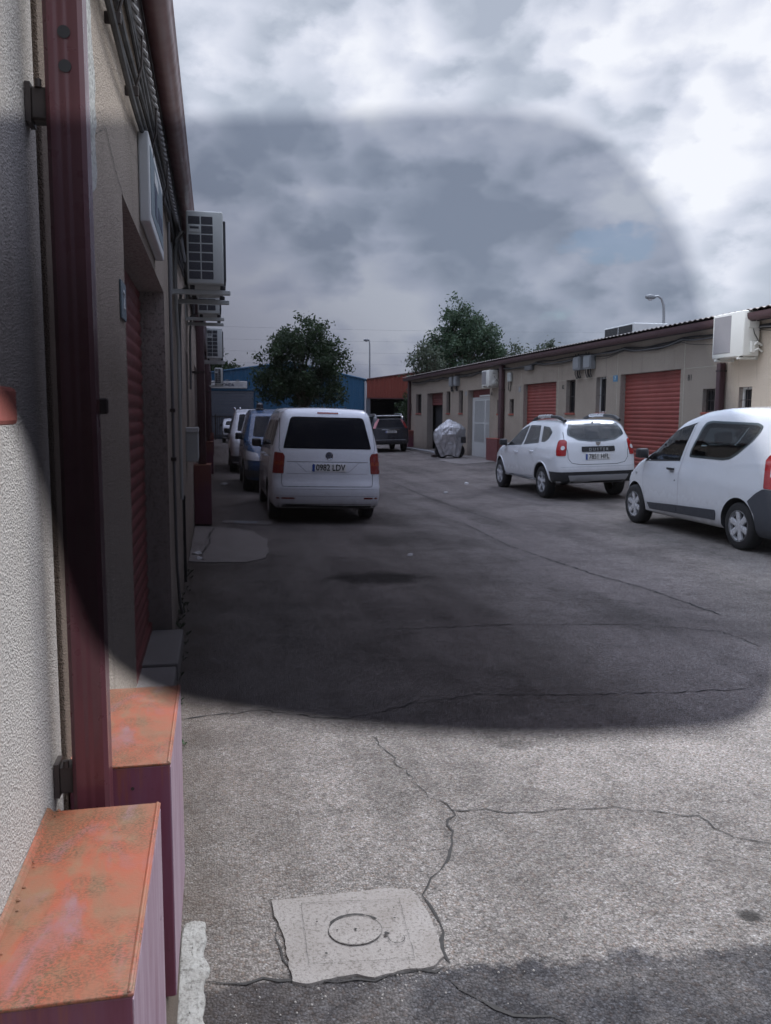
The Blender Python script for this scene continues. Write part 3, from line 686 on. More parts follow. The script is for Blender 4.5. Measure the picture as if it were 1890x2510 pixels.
for z in (2.26, 0.93):
    b = MB(); b.rbox((-0.330, 1.745, z-0.030), (-0.298, 1.785, z+0.030), 0.004); b.box((-0.338, 1.74, z-0.036), (-0.328, 1.79, z+0.036)); b.tube([(-0.314, 1.745, z+0.028), (-0.314, 1.745, z+0.042)], 0.006, 8); b.build('bracket', 'iron_dark', dp)
b = MB(); b.rbox((-0.232, 1.785, 1.68), (-0.213, 1.80, 1.712), 0.003); b.build('clip', 'iron_dark', dp)
def guard(y0, y1, z0, z1, x0, x1, lab, top='rust_paint'):
    t = thing('pipe_guard', lab, 'guard box', ((x0+x1)/2, (y0+y1)/2, z0), group='maroon steel boxes along the left wall')
    m = MB(); m.rbox((x0, y0, z0), (x1, y1, z1-0.006), 0.003, seg=2); m.build('box', 'maroon_paint', t); m = MB(); m.box((x1-0.001, y0+0.002, z0+0.002), (x1+0.0015, y1-0.002, z1-0.012)); m.build('side_sheet', 'sky_sheen_paint', t)
    m = MB(); m.rbox((x0, y0-0.002, z1-0.006), (x1+0.002, y1+0.002, z1), 0.002, seg=2); m.tube([(x1-0.004, y0, z1-0.001), (x1-0.004, y1, z1-0.001)], 0.0035, 8)
    rnd = random.Random(int(y0*10)); 
    for i in range(26):
        y = rnd.uniform(y0, y1); x = x0+rnd.uniform(0.002, 0.02); r = rnd.uniform(0.0015, 0.004); m.rbox((x-r, y-r, z1-0.001), (x+r, y+r, z1+r), r*0.4)
    m.build('lid', top, t)
    m = MB(); m.add([(x0-0.001, y0, z1+0.0095), (x0+0.004, y0, z1+0.0075), (x0+0.010, y0, z1+0.0012), (x0-0.001, y1, z1+0.0095), (x0+0.004, y1, z1+0.0075), (x0+0.010, y1, z1+0.0012)], [(0, 1, 4, 3), (1, 2, 5, 4), (0, 2, 1)]); m.build('flashing', 'rust_paint', t, normals=False)
    m = MB()
    m.disc((x0+(x1-x0)*0.62, y0-0.0012, z1-0.055), 0.004, 'Y', 12); m.build('rust_spot', 'iron_dark', t); m = MB(); m.disc((x1+0.0025, y1-0.08, z1-0.2), 0.005, 'X', 8); m.build('rust_spot', 'iron_dark', t)
    return t
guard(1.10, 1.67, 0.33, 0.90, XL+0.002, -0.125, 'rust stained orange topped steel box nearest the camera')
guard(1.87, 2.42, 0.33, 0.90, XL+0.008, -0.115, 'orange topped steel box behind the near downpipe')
pl = thing('wall_plinth', 'brown concrete footing under the two near steel boxes', 'footing', (-0.23, 1.8, 0))
m = MB(); m.rbox((XL+0.003, 1.15, -0.05), (-0.135, 2.40, 0.325), 0.01, seg=2); m.build('footing', 'stucco_brown', pl)
# lump of mortar at the footing
lm = bmesh.new(); bmesh.ops.create_grid(lm, x_segments=26, y_segments=60, size=0.5)
for v in lm.verts:
    u, q = v.co.x*2, v.co.y*2
    e_ = max(0, 1-abs(u)**3)*max(0, 1-abs(q)**6)
    wob = 0.006*math.sin(q*13)+0.006*math.sin(q*7+1)+random.uniform(-.0015, .0015)
    v.co = Vector((-0.100+u*0.044+wob*(u > 0)*1.0, 2.40+q*0.30, gz(-0.1)-0.01+min(1, e_*2.4)*(0.022+0.003*math.sin(q*9)*math.cos(u*3)+random.uniform(-.0015, .0015))))
me = bpy.data.meshes.new('mortar_lump'); lm.to_mesh(me); lm.free(); me.materials.append(MATS['mortar'])
for p in me.polygons: p.use_smooth = True
o = bpy.data.objects.new('mortar_lump', me); COL.objects.link(o); tag(o, 'long lump of white mortar on the asphalt beside the near footing', 'mortar')
def small_pipe(y, lab):
    t = thing('downpipe', lab, 'downpipe', (-0.2, y, 0), group='downpipes of the left warehouse')
    m = MB(); m.rbox((-0.27, y-0.06, 0.92), (-0.15, y+0.06, 3.42), 0.012, seg=2); m.build('pipe', 'gutter_dark', t, smooth=True)
    m = MB(); m.box((XL, y-0.07, 2.3), (-0.145, y+0.07, 2.33)); m.build('bracket', 'iron_dark', t)
for k, lab in ((1, 'maroon downpipe rising from the guard box beside the white wall cabinet'), (2, 'second maroon downpipe along the left wall beside the blue van'), (3, 'furthest maroon downpipe at the end of the left wall')):
    y = 1.75+PITCH*k+0.15; small_pipe(y+0.12, lab)
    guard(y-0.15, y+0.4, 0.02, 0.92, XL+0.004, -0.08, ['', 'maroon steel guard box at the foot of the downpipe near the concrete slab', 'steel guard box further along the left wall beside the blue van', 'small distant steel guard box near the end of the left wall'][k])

# --- cables under the left eave
def wiggle(p0, p1, n, amp, seed, tw=0, tr=0.0, ph=0):
    rnd = random.Random(seed); p0 = Vector(p0); p1 = Vector(p1); o = []; a1, a2 = rnd.uniform(0, 6), rnd.uniform(0, 6)
    for i in range(n+1):
        t = i/n; p = p0.lerp(p1, t); p.z += amp*math.sin(t*9+a1)+amp*0.5*math.sin(t*23+a2); p.x += amp*0.25*math.sin(t*15+a2)
        if tw: p.z += tr*math.sin(t*tw+ph); p.x += tr*math.cos(t*tw+ph)
        o.append(p)
    return o
cb = thing('cable_bundle', 'thick bundle of dark cables hanging under the left eave', 'cables', (-0.3, 3, 3.1))
rnd = random.Random(11)
for k in range(6):
    z = 3.00+0.055*k; m = MB(); m.tube(wiggle((-0.31+0.006*k, 1.6, z-0.06), (-0.315, 9.5, 3.18+0.03*k), 60, 0.028, 40+k), 0.008 if k % 2 else 0.012, 7); m.build('cable', 'cable_black', cb, smooth=True)
for ph in (0, 2.1, 4.2):
    m = MB(); m.tube(wiggle((-0.27, 1.8, 3.17), (-0.29, 9.5, 3.31), 260, 0.014, 77, 150, 0.011, ph), 0.009, 6); m.build('twisted_cable', 'cable_grey', cb, smooth=True)
m = MB(); m.tube(wiggle((-0.30, 9.5, 3.3), (-0.31, 45, 3.28), 90, 0.03, 9), 0.03, 7); m.build('cable_run', 'cable_black', cb, smooth=True)
for y in (2.6, 3.1, 3.75, 4.6, 5.6):
    m = MB(); m.rbox((XL, y-0.006, 2.98), (-0.285, y+0.006, 3.02), 0.003); m.tube([(-0.30, y, 3.0), (-0.27, y, 3.1), (-0.265, y, 3.25)], 0.005, 6); m.build('clip', 'iron_dark', cb)

# --- light box sign and number plate on the left wall
sg = thing('wall_sign', 'white framed pale blue box sign high over the near left doorway', 'sign', (XL, 4.8, 2.6))
m = MB(); m.rbox((XL+0.001, 4.30, 2.60), (XL+0.052, 5.37, 3.02), 0.008, seg=2); m.build('case', 'white_metal', sg)
m = MB(); m.box((XL+0.052, 4.36, 2.65), (XL+0.0545, 5.31, 2.97)); m.build('panel', 'sign_teal', sg)
m = MB(); m.box((XL+0.055, 4.62, 2.70), (XL+0.0565, 4.78, 2.86), 0); m.box((XL+0.055, 4.88, 2.72), (XL+0.0565, 5.22, 2.80)); m.build('panel_marks', 'ink_navy', sg)
m = MB(); m.box((XL+0.055, 4.62, 2.87), (XL+0.0565, 4.90, 2.93)); m.build('panel_marks', 'plate_white', sg)
sg = thing('number_plate', 'small grey green number plate beside the near left doorway', 'sign', (XL, 3.42, 2.03))
m = MB(); m.rbox((XL+0.001, 3.29, 2.035), (XL+0.009, 3.45, 2.175), 0.002); m.build('plate', 'sign_teal', sg)
text('numerals', '2', 0.10, 'plate_white', sg, (XL+0.0105, 3.37, 2.105), '+X')

# --- conduits and white cabinet on the left wall
cdt = thing('conduit', 'thin grey conduit down the wall past the near doorway', 'pipe', (-0.33, 6.8, 0))
m = MB(); m.tube([(-0.318, 6.62, 3.1), (-0.318, 6.62, 1.3), (-0.318, 6.68, 0.5), (-0.31, 6.85, 0.16), (-0.30, 7.05, 0.03)], 0.012, 8); m.build('pipe', 'cable_grey', cdt, smooth=True)
for z in (1.71, 1.34): 
    m = MB(); m.rbox((XL, 6.59, z-0.015), (-0.298, 6.65, z+0.015), 0.003); m.build('clip', 'iron_dark', cdt)
cdt = thing('conduit', 'white conduit running down from the largest left air conditioner', 'pipe', (-0.33, 7.6, 0))
m = MB(); m.tube([(-0.25, 7.7, 3.25), (-0.30, 7.55, 3.15), (-0.31, 7.5, 2.9), (-0.315, 7.6, 2.6), (-0.317, 7.9, 2.3), (-0.317, 7.9, 0.9)], 0.016, 8); m.build('pipe', 'ac_aged', cdt, smooth=True)
cdt = thing('conduit', 'dark cable drooping along the left wall below the second air conditioner', 'pipe', (-0.33, 9, 0))
m = MB(); m.tube([(-0.325, 8.3, 2.75), (-0.32, 8.34, 2.0), (-0.325, 8.4, 1.65)], 0.010, 6); m.build('cable', 'cable_grey', cdt, smooth=True)
br = thing('metal_bar', 'black iron bar fixed upright low on the left wall', 'bar', (-0.3, 8.35, 0))
m = MB(); m.rbox((-0.328, 8.26, 0.05), (-0.300, 8.29, 0.88), 0.003); m.rbox((-0.335, 8.24, 0.86), (-0.295, 8.31, 0.90), 0.006); m.build('bar', 'plastic_black', br)
wc_ = thing('wall_cabinet', 'white metal meter cabinet on the left wall above the concrete slab', 'cabinet', (-0.27, 10, 1.13))
m = MB(); m.rbox((XL+0.001, 9.9, 1.14), (-0.205, 10.25, 1.475), 0.006, seg=2); m.build('body', 'ac_aged', wc_)
m = MB(); m.rbox((XL+0.001, 9.885, 1.476), (-0.195, 10.26, 1.53), 0.006, seg=2); m.build('cap', 'white_metal', wc_)
m = MB(); m.rbox((-0.204, 9.93, 1.17), (-0.199, 10.22, 1.45), 0.002); m.build('door', 'white_metal', wc_)

# --- air conditioners
def ac_left(y, z, lab, dark=False, ln=0.85, x0=-0.21, x1=0.09, h=0.59):
    t = thing('air_conditioner', lab, 'air conditioner', ((x0+x1)/2, y+ln/2, z), group='air conditioners on the left wall')
    m = MB(); m.rbox((x0, y, z), (x1, y+ln, z+h), 0.015, seg=3); m.build('case', 'ac_aged', t, smooth=True, angle=40)
    # side air intake: two columns of cells facing the camera
    g = MB(); rows = 7; x_a = x0+0.018; cw = 0.098; z_a = z+0.035; ch = (h-0.075)/rows
    for r_ in range(rows):
        for c_ in range(2):
            if r_ == rows-2 and c_ == 0: continue
            xa = x_a+c_*(cw+0.006); g.box((xa, y-0.0015, z_a+r_*ch+0.004), (xa+cw-0.004, y+0.004, z_a+(r_+1)*ch-0.006))
    g.build('side_grille', 'dark_grille', t)
    g = MB(); zz_ = z_a+(rows-2)*ch; g.rbox((x_a+0.002, y-0.006, zz_+0.012), (x_a+cw, y+0.002, zz_+ch-0.002), 0.003); g.build('handle', 'ac_aged', t)
    g = MB(); g.box((x_a+0.012, y-0.0075, zz_+ch*0.55), (x_a+cw-0.012, y-0.005, zz_+ch*0.8)); g.build('handle_slot', 'dark_grille', t)
    # fan guard on the front
    g = MB(); cyy, czz, rr = y+ln*0.42, z+h/2, h*0.42
    g.rbox((x1, cyy-rr, z+0.05), (x1+0.022, cyy+rr, z+h-0.05), 0.006); g.build('fan_guard', 'dark_grille', t)
    for yy in (y+0.10, y+ln-0.13):
        b = MB(); b.rbox((XL, yy-0.02, z-0.075), (x1+0.055, yy+0.02, z-0.035), 0.006); b.rbox((x1-0.03, yy-0.018, z-0.035), (x1+0.015, yy+0.018, z+0.001), 0.006, m=1); b.rbox((x0+0.02, yy-0.018, z-0.035), (x0+0.06, yy+0.018, z+0.001), 0.006, m=1)
        b.box((XL, yy-0.022, z-0.08), (XL+0.012, yy+0.022, z+0.34)); b.build('bracket', ['ac_aged', 'plastic_black'], t)
    p = MB(); p.tube([(x0+0.03, y+ln-0.1, z+0.1), (-0.29, y+ln-0.06, z+0.05), (-0.31, y+ln, z-0.2), (-0.315, y+ln, z-0.9)], 0.015, 8); p.build('pipe', 'cable_grey', t, smooth=True)
    return t
ac_left(7.3, 2.76, 'largest weathered air conditioner under the left gutter with gridded side')
ac_left(10.7, 2.91, 'second air conditioner on the left wall, mostly hidden behind the largest one', x0=-0.19, x1=0.075)
ac_left(17.2, 2.79, 'third air conditioner along the left wall, seen from below with dark side', x0=-0.15, x1=0.16)
ac_left(31.5, 2.78, 'smallest far air conditioner on the left wall beside the blue warehouse sign', x0=0.0, x1=0.29)

# --- right building
XR = 10.3
RB = thing('warehouse', 'long low tan stucco warehouse on the right with red roller shutters', 'building', (XR, 25, 0))
RO = [(14.78, 15.2, 1.76, 2.27, .15), (16.02, 16.48, 1.77, 2.27, .15), (17.39, 20.27, 0, 2.75, .16), (21.07, 21.68, 1.77, 2.74, .18), (23.05, 23.70, 1.77, 2.74, .18),
      (24.45, 27.27, 0, 2.74, .17), (28.19, 28.63, 1.75, 2.27, .15), (29.55, 29.97, 1.75, 2.27, .15), (30.85, 33.69, 0, 2.72, .24), (34.43, 35.03, 1.78, 2.75, .18),
      (36.37, 37.02, 1.78, 2.76, .18), (37.66, 40.56, 0, 2.75, .3), (41.76, 42.95, 1.78, 2.77, .18), (43.95, 44.2, 1.76, 2.3, .15)]
w = MB(); wall_plane(w, XR, 15.62, 44.5, -0.1, 3.62, [q for q in RO if q[0] > 15.7], -1, 0, 1); w.build('wall', ['stucco_tan', 'stucco_smooth'], RB, normals=False)
w = MB(); wall_plane(w, XR, 3.0, 15.62, -0.1, 3.62, [q for q in RO if q[0] < 15.7], -1, 0, 1); o = w.build('wall', ['stucco_cream', 'stucco_smooth'], RB, normals=False); o['label'] = 'paler cream stretch of wall at the right edge'
w = MB(); w.box((XR, 44.5, -0.1), (XR+9, 44.6, 3.62)); w.build('end_wall', 'stucco_tan', RB)
w = MB(); w.box((XR+0.5, 3, -0.05), (XR+9, 44.4, 3.55)); w.build('inner_block', 'interior_dark', RB)
for q, mt in ((RO[2], 'shutter_red'), (RO[5], 'shutter_red')): shutter('shutter', XR+0.16, q[0], q[1], 0.03, q[3], mt, RB, -1, pitch=0.105, amp=0.02)
shutter('shutter', XR+0.28, 37.66, 40.56, 2.18, 2.75, 'shutter_dull', RB, -1, lab='half raised roller shutter over the dark doorway')
m = MB(); m.box((XR+0.44, 37.66, 0), (XR+0.46, 40.56, 2.2)); m.build('doorway', 'interior_dark', RB)
for q in RO:
    if q[2] > 0.5: win(RB, XR, *q[:4], -1, q[4]-0.02, True, vb=2 if q[3] > 2.5 else 1, frame='white_metal' if q[0] in (21.07, 14.78) else 'wood_dark')
# white barred double door, recessed
gx = XR+0.20
m = MB(); m.box((gx+0.03, 30.85, 2.4), (gx+0.06, 33.69, 2.72)); m.box((gx+0.05, 30.85, 0), (gx+0.07, 33.69, 2.4)); o = m.build('door_lintel', 'shutter_dull', RB)
gd = MB(); gd.box((gx, 30.86, 0), (gx+0.05, 30.93, 2.42)); gd.box((gx, 33.45, 0), (gx+0.05, 33.68, 2.42)); gd.box((gx, 30.93, 2.35), (gx+0.05, 33.45, 2.42)); fr = gd.build('door_frame', 'white_metal', RB)
for a, b in ((30.94, 31.98), (32.0, 33.44)):
    gd = MB(); 
    gd.box((gx-0.01, a, 0.02), (gx+0.03, a+0.06, 2.34)); gd.box((gx-0.01, b-0.06, 0.02), (gx+0.03, b, 2.34)); gd.box((gx-0.008, a+0.06, 2.28), (gx+0.028, b-0.06, 2.34)); gd.box((gx-0.008, a+0.06, 1.35), (gx+0.028, b-0.06, 1.41)); gd.box((gx-0.008, a+0.06, 0.02), (gx+0.028, b-0.06, 0.62)); 
    leaf = gd.build('door_leaf', 'white_metal', RB)
    gd = MB(); nb = 8 if b < 32 else 10
    for i in range(nb):
        y = a+0.06+(b-a-0.12)*(i+0.5)/nb; gd.tube([(gx-0.01, y, 0.6), (gx-0.01, y, 2.3)], 0.020, 6)
    gd.build('bars', 'white_metal', leaf)
    gd = MB(); gd.box((gx+0.012, a+0.06, 0.62), (gx+0.02, b-0.06, 2.28)); gd.build('pane', 'pane_dark', leaf)
m = MB(); m.rbox((gx-0.05, 31.3, 2.43), (gx+0.0, 32.6, 2.50), 0.01); m.build('strip_light', 'plate_white', RB)
# stucco seams
sm = MB()
for y in (17.25, 20.45, 24.3, 27.5, 33.9, 36.2, 41.0): sm.box((XR-0.004, y-0.012, 0), (XR+0.01, y+0.012, 3.4))
for a, b in ((15.9, 17.24), (20.46, 21.0), (21.75, 23.0), (23.76, 24.29), (27.51, 29.0), (33.91, 34.4), (35.1, 36.19), (41.01, 41.7), (43.0, 44.4)): sm.box((XR-0.004, a, 2.735), (XR+0.01, b, 2.75))
sm.build('seam', 'seam', RB)
# eave
gt = MB(); prof = [(10.06+0.10*math.cos(a), 3.60+0.10*math.sin(a)) for a in [PI+PI*i/12 for i in range(13)]]; prof = prof+[(10.16, 3.66)]; prof = [(9.955, 3.645), (9.96, 3.62)]+prof
n = len(prof)
for j in range(31):
    y = 3+41.7*j/30; gt.v += [(x, y, z) for x, z in prof]
for j in range(30):
    for i in range(n-1): gt.f.append((j*n+i, j*n+i+1, (j+1)*n+i+1, (j+1)*n+i)); gt.m.append(0)
gt.build('gutter', 'gutter_dark', RB, smooth=True, normals=False)
m = MB(); m.box((10.17, 3, 3.52), (XR+0.1, 44.7, 3.62)); m.box((10.165, 3, 3.50), (10.19, 44.7, 3.66)); m.build('soffit', 'roof_dark', RB)
corr_roof('roof', 'roof_sheet', RB, 3, 44.8, 9.99, 3.715, 15.5, 4.18, pitch=0.2, amp=0.013)
m = MB(); 
for x, dz in ((15.5, 4.18),): m.add([(x, 3, dz), (x, 44.8, dz), (XR+10.5, 44.8, 3.7), (XR+10.5, 3, 3.7)], [(0, 1, 2, 3)])
m.build('roof', 'roof_dark', RB)
text('house_number', '81', 0.19, 'ink_black', RB, (XR-0.004, 17.0, 2.53), '-X', bold=0.002)
text('house_number', '82', 0.17, 'ink_black', RB, (XR-0.004, 23.92, 2.54), '-X', bold=0.002)
text('house_number', '83', 0.17, 'ink_black', RB, (XR-0.004, 30.6, 2.5), '-X', bold=0.002)
pt = thing('number_plate', 'blue square number plate with a white 7 beside the nearer red shutter', 'sign', (XR, 20.5, 2.6))
m = MB(); m.rbox((XR-0.012, 20.42, 2.585), (XR-0.001, 20.66, 2.745), 0.002); m.build('plate', 'sign_blue', pt)
text('numerals', '7', 0.13, 'plate_white', pt, (XR-0.0145, 20.54, 2.665), '-X', bold=0.003)
for y, lab in ((27.62, 'tiny grey number plate left of the second red shutter'), (33.95, 'tiny grey number plate left of the white barred door')):
    pt = thing('number_plate', lab, 'sign', (XR, y, 2.6)); m = MB(); m.rbox((XR-0.012, y-0.1, 2.5), (XR-0.001, y+0.1, 2.68), 0.002); m.build('plate', 'box_grey', pt); text('numerals', '2', 0.12, 'plate_white', pt, (XR-0.0145, y, 2.59), '-X')
def rpipe(y, lab, zt=3.5, r=0.07):
    t = thing('downpipe', lab, 'downpipe', (XR-0.1, y, 0), group='downpipes of the right warehouse')
    m = MB(); m.rbox((XR-0.15, y-r, 0.0), (XR-0.02, y+r, zt), 0.015, seg=2); m.build('pipe', 'gutter_dark', t, smooth=True)
    m = MB()
    for z in (1.2, 2.6): m.box((XR-0.156, y-r-0.01, z), (XR-0.001, y+r+0.01, z+0.03))
    m.build('bracket', 'iron_dark', t)
rpipe(15.72, 'brown downpipe below the large air conditioner on the right wall', 2.78)
rpipe(29.28, 'brown downpipe between the second red shutter and the white barred door', 3.5, 0.15)
rpipe(44.15, 'dark downpipe at the far corner of the right warehouse', 3.5, 0.1)
gb = thing('pipe_guard', 'faded red steel guard box at the foot of the downpipe behind the white hatchback', 'guard box', (XR-0.2, 29.7, 0))
m = MB(); m.rbox((XR-0.30, 29.05, -0.02), (XR-0.001, 30.3, 0.82), 0.01, seg=2); m.build('box', 'guard_dull', gb); m = MB(); m.rbox((XR-0.31, 29.04, 0.821), (XR-0.001, 30.31, 0.85), 0.005); m.build('lid', 'sill_red', gb)
gb = thing('pipe_guard', 'dark steel guard box at the far corner of the right warehouse', 'guard box', (XR-0.2, 43.7, 0))
m = MB(); m.rbox((XR-0.30, 43.4, -0.02), (XR-0.001, 44.4, 0.85), 0.01, seg=2); m.build('box', 'maroon_paint', gb); m = MB(); m.rbox((XR-0.31, 43.39, 0.851), (XR-0.001, 44.41, 0.88), 0.005); m.build('lid', 'sill_red', gb)
# cables on the right wall
cb = thing('cable_bundle', 'dark cable bundle sagging below the right warehouse gutter', 'cables', (XR-0.05, 29, 3.4))
kn = [43.5, 40, 37.5, 35.2, 32, 29.3, 26, 22.6, 20, 17.3, 14.5, 10, 5]
for k in range(5):
    P_ = []; rnd = random.Random(50+k)
    for a, b in zip(kn[:-1], kn[1:]):
        sag = rnd.uniform(0.02, 0.10); z0 = 3.42-0.02*k
        for i in range(10):
            t_ = i/10; P_.append((XR-0.05-0.012*(k % 3), a+(b-a)*t_, z0-sag*4*t_*(1-t_)*(1 if k < 4 else 1.8)+0.01*math.sin(t_*12+k)))
    m = MB(); m.tube(P_, (0.02, 0.014, 0.016, 0.012, 0.007)[k], 6); m.build('cable', 'cable_black' if k != 2 else 'cable_grey', cb, smooth=True)
jb = MB(); jb.rbox((XR-0.14, 26.3, 3.18), (XR-0.02, 26.9, 3.34), 0.03, seg=2); jb.build('junction', 'cable_grey', cb, smooth=True)
def meter(y0, y1, z0, z1, lab):
    t = thing('meter_box', lab, 'meter box', (XR-0.1, (y0+y1)/2, z0), group='electric boxes on the right wall')
    m = MB(); m.rbox((XR-0.17, y0, z0), (XR-0.001, y1, z1), 0.015, seg=2); m.build('case', 'box_grey', t)
    m = MB(); m.rbox((XR-0.19, y0+0.03, z0+0.04), (XR-0.17, y1-0.03, z1-0.04), 0.006); m.build('cover', 'box_grey', t)
    for yy in ((y0*0.7+y1*0.3), (y0*0.3+y1*0.7)):
        m = MB(); m.tube([(XR-0.09, yy, z0), (XR-0.09, yy, z0-0.12), (XR-0.07, yy-0.05, z0-0.2), (XR-0.05, yy+0.1, z0-0.22), (XR-0.05, yy+0.22, z0-0.1), (XR-0.05, yy+0.22, z1+0.1)], 0.014, 6); m.build('lead', 'cable_black', t, smooth=True)
meter(22.45, 22.9, 2.98, 3.36, 'left grey electric box of the nearer pair on the right wall')
meter(21.75, 22.2, 2.98, 3.36, 'right grey electric box of the nearer pair on the right wall')
meter(35.6, 36.05, 2.95, 3.36, 'left grey electric box of the farther pair near the tarpaulin cover')
meter(34.9, 35.3, 2.95, 3.36, 'right grey electric box of the farther pair near the tarpaulin cover')
t = thing('meter_box', 'small pale electric box on the wall right of the brown downpipe', 'meter box', (XR-0.1, 28.5, 2.9)); m = MB(); m.rbox((XR-0.10, 28.35, 2.88), (XR-0.001, 28.68, 3.2), 0.03, seg=2); m.build('case', 'ac_aged', t); m = MB(); m.tube([(XR-0.05, 28.6, 2.9), (XR-0.05, 28.66, 2.6), (XR-0.03, 28.5, 2.55), (XR-0.03, 28.4, 2.9)], 0.012, 6); m.build('lead', 'cable_black', t, smooth=True)
def ac_right(y0, y1, z0, z1, lab, x0=9.9, x1=10.25, big=True):
    t = thing('air_conditioner', lab, 'air conditioner', ((x0+x1)/2, (y0+y1)/2, z0), group='air conditioners on the right wall')
    m = MB(); m.rbox((x0, y0, z0), (x1, y1, z1), 0.02, seg=3); m.build('case', 'ac_white', t, smooth=True, angle=40)
    L_ = y1-y0; h = z1-z0
    m = MB(); m.rbox((x0-0.008, y0+L_*0.40, z0+h*0.10), (x0+0.004, y1-L_*0.05, z1-h*0.06), 0.004); m.build('fan_guard', 'fan_grey', t)
    m = MB()
    for i in range(14):
        z = z0+h*(0.12+0.80*i/13); m.box((x0-0.011, y0+L_*0.42, z-0.002), (x0-0.008, y1-L_*0.07, z+0.002))
    m.build('fan_louvre', 'fan_grey', t)
    m = MB(); m.rbox((x0+0.10, y0-0.012, z1-h*0.38), (x0+0.28, y0+0.002, z1-h*0.12), 0.006); m.build('service_panel', 'ac_white', t)
    m = MB(); m.box((x0+0.15, y0-0.0145, z1-h*0.24), (x0+0.24, y0-0.012, z1-h*0.215)); m.build('handle', 'dark_grille', t)
    m = MB(); m.rbox((x0+0.14, y0-0.06, z0+0.06), (x0+0.24, y0+0.002, z0+h*0.32), 0.015, seg=2); m.build('valve_cover', 'ac_white', t)
    m = MB(); m.tube([(x0+0.2, y0-0.012, z1-h*0.4), (x0+0.21, y0-0.03, z0+h*0.5), (x0+0.30, y0-0.03, z0+h*0.35), (x0+0.34, y0-0.02, z0+h*0.25)], 0.007, 6); m.build('lead', 'cable_black', t, smooth=True)
    m = MB(); m.tube([(x0+0.2, y0-0.05, z0+0.2), (x0+0.26, y0-0.06, z0+0.26), (x0+0.37, y0-0.05, z0+0.20)], 0.022, 8); m.tube([(x0+0.22, y0-0.05, z0+0.1), (x0+0.28, y0-0.07, z0+0.14), (x0+0.38, y0-0.05, z0+0.08)], 0.018, 8); m.build('pipe', 'ac_white', t, smooth=True)
    for yy in (y0+0.12, y1-0.15):
        m = MB(); m.rbox((x0-0.03, yy-0.025, z0-0.06), (XR, yy+0.025, z0-0.015), 0.006); m.box((XR-0.05, yy-0.025, z0-0.06), (XR-0.001, yy+0.025, z0+0.5)); m.rbox((x0+0.03, yy-0.02, z0-0.015), (x0+0.08, yy+0.02, z0+0.001), 0.004, m=1); m.build('bracket', ['ac_white', 'plastic_black'], t)
    return t
ac_right(14.56, 15.58, 2.84, 3.70, 'large white air conditioner high on the wall at the right edge')
ac_right(29.78, 30.66, 2.78, 3.36, 'small white air conditioner above the white barred door')
sk = thing('roof_skylight', 'small boxy skylight rising over the right warehouse roof edge', 'skylight', (11.4, 21.9, 3.85))
m = MB(); m.rbox((11.0, 21.0, 3.80), (12.0, 22.75, 4.17), 0.02); m.build('case', 'white_metal', sk)
m = MB(); m.box((10.985, 21.08, 3.88), (11.0, 21.85, 4.13)); m.box((10.985, 21.92, 3.88), (11.0, 22.67, 4.13)); m.build('pane', 'pane_dark', sk)

# ================================================================= far warehouses
def corr_gable(name, mat, parent, Y, pts_top, zb, pitch=0.33, amp=0.04):
    # vertical corrugated cladding facing -Y; pts_top: roofline
    m = MB(); x0, x1 = pts_top[0][0], pts_top[-1][0]; T = []; B = []
    def zt(x):
        for (xa, za), (xb, zb_) in zip(pts_top[:-1], pts_top[1:]):
            if xa <= x <= xb: return za+(zb_-za)*(x-xa)/(xb-xa)
        return pts_top[-1][1]
    x = x0; i = 0
    while x < x1:
        for dx, dy in ((0, 0), (0.5, 0), (0.6, -amp), (0.9, -amp)):
            xx = x+dx*pitch
            if xx <= x1: T.append((xx, Y+dy, zt(xx))); B.append((xx, Y+dy, zb))
        x += pitch
    n = len(T); m.add(B+T, [(i, i+1, n+i+1, n+i) for i in range(n-1)]); return m.build(name, mat, parent, normals=False)
BW = thing('warehouse', 'blue corrugated metal warehouse across the end of the alley', 'building', (5, 60, 0))
corr_gable('cladding', 'sheet_blue', BW, 60, [(-9, 3.3), (5.2, 5.35), (10.65, 4.2)], 2.05)
m = MB(); m.box((4.4, 60.02, 0), (10.62, 60.2, 2.05)); m.build('lower_wall', 'plaster_white', BW)
m = MB(); m.box((-9, 60.02, 0), (4.4, 60.2, 2.06)); m.build('lower_wall', 'sheet_blue', BW)
m = MB(); m.add([(-9, 60.2, 3.25), (5.2, 60.2, 5.3), (10.6, 60.2, 4.15), (10.6, 80, 4.15), (5.2, 80, 5.3), (-9, 80, 3.25)], [(0, 1, 4, 5), (1, 2, 3, 4)]); m.build('roof', 'roof_dark', BW)
m = MB(); m.tube([(-9, 59.93, 3.33), (5.2, 59.93, 5.38), (10.68, 59.93, 4.23)], 0.06, 6); m.build('roof_trim', 'sheet_blue', BW)
m = MB(); m.box((-9, 60.2, 0), (-8.9, 80, 3.2)); m.box((10.5, 60.2, 0), (10.6, 80, 4.1)); m.build('side_wall', 'sheet_blue', BW)
m = MB()
for i in range(17): m.rbox((-3.0, 59.90, 0.1+0.19*i), (2.65, 59.955, 0.1+0.19*i+0.175), 0.012)
m.build('roller_door', 'sheet_grey', BW)
m = MB(); m.rbox((-3.1, 59.84, 3.34), (2.9, 59.99, 3.48), 0.02); m.build('door_lintel', 'sheet_blue', BW)
m = MB(); m.tube([(10.62, 59.9, 0), (10.62, 59.9, 4.1)], 0.07, 8); m.build('drainpipe', 'plaster_white', BW)
sb = thing('shop_sign', 'white shop sign with navy and grey lettering on the blue warehouse', 'sign', (0, 59.8, 3.5))
m = MB(); m.rbox((-3.4, 59.74, 3.49), (2.22, 59.83, 4.0), 0.05, seg=2); m.build('panel', 'plate_white', sb)
text('lettering', 'KONDA', 0.27, 'ink_navy', sb, (0.84, 59.735, 3.72), '-Y', sx=0.95, bold=0.010)
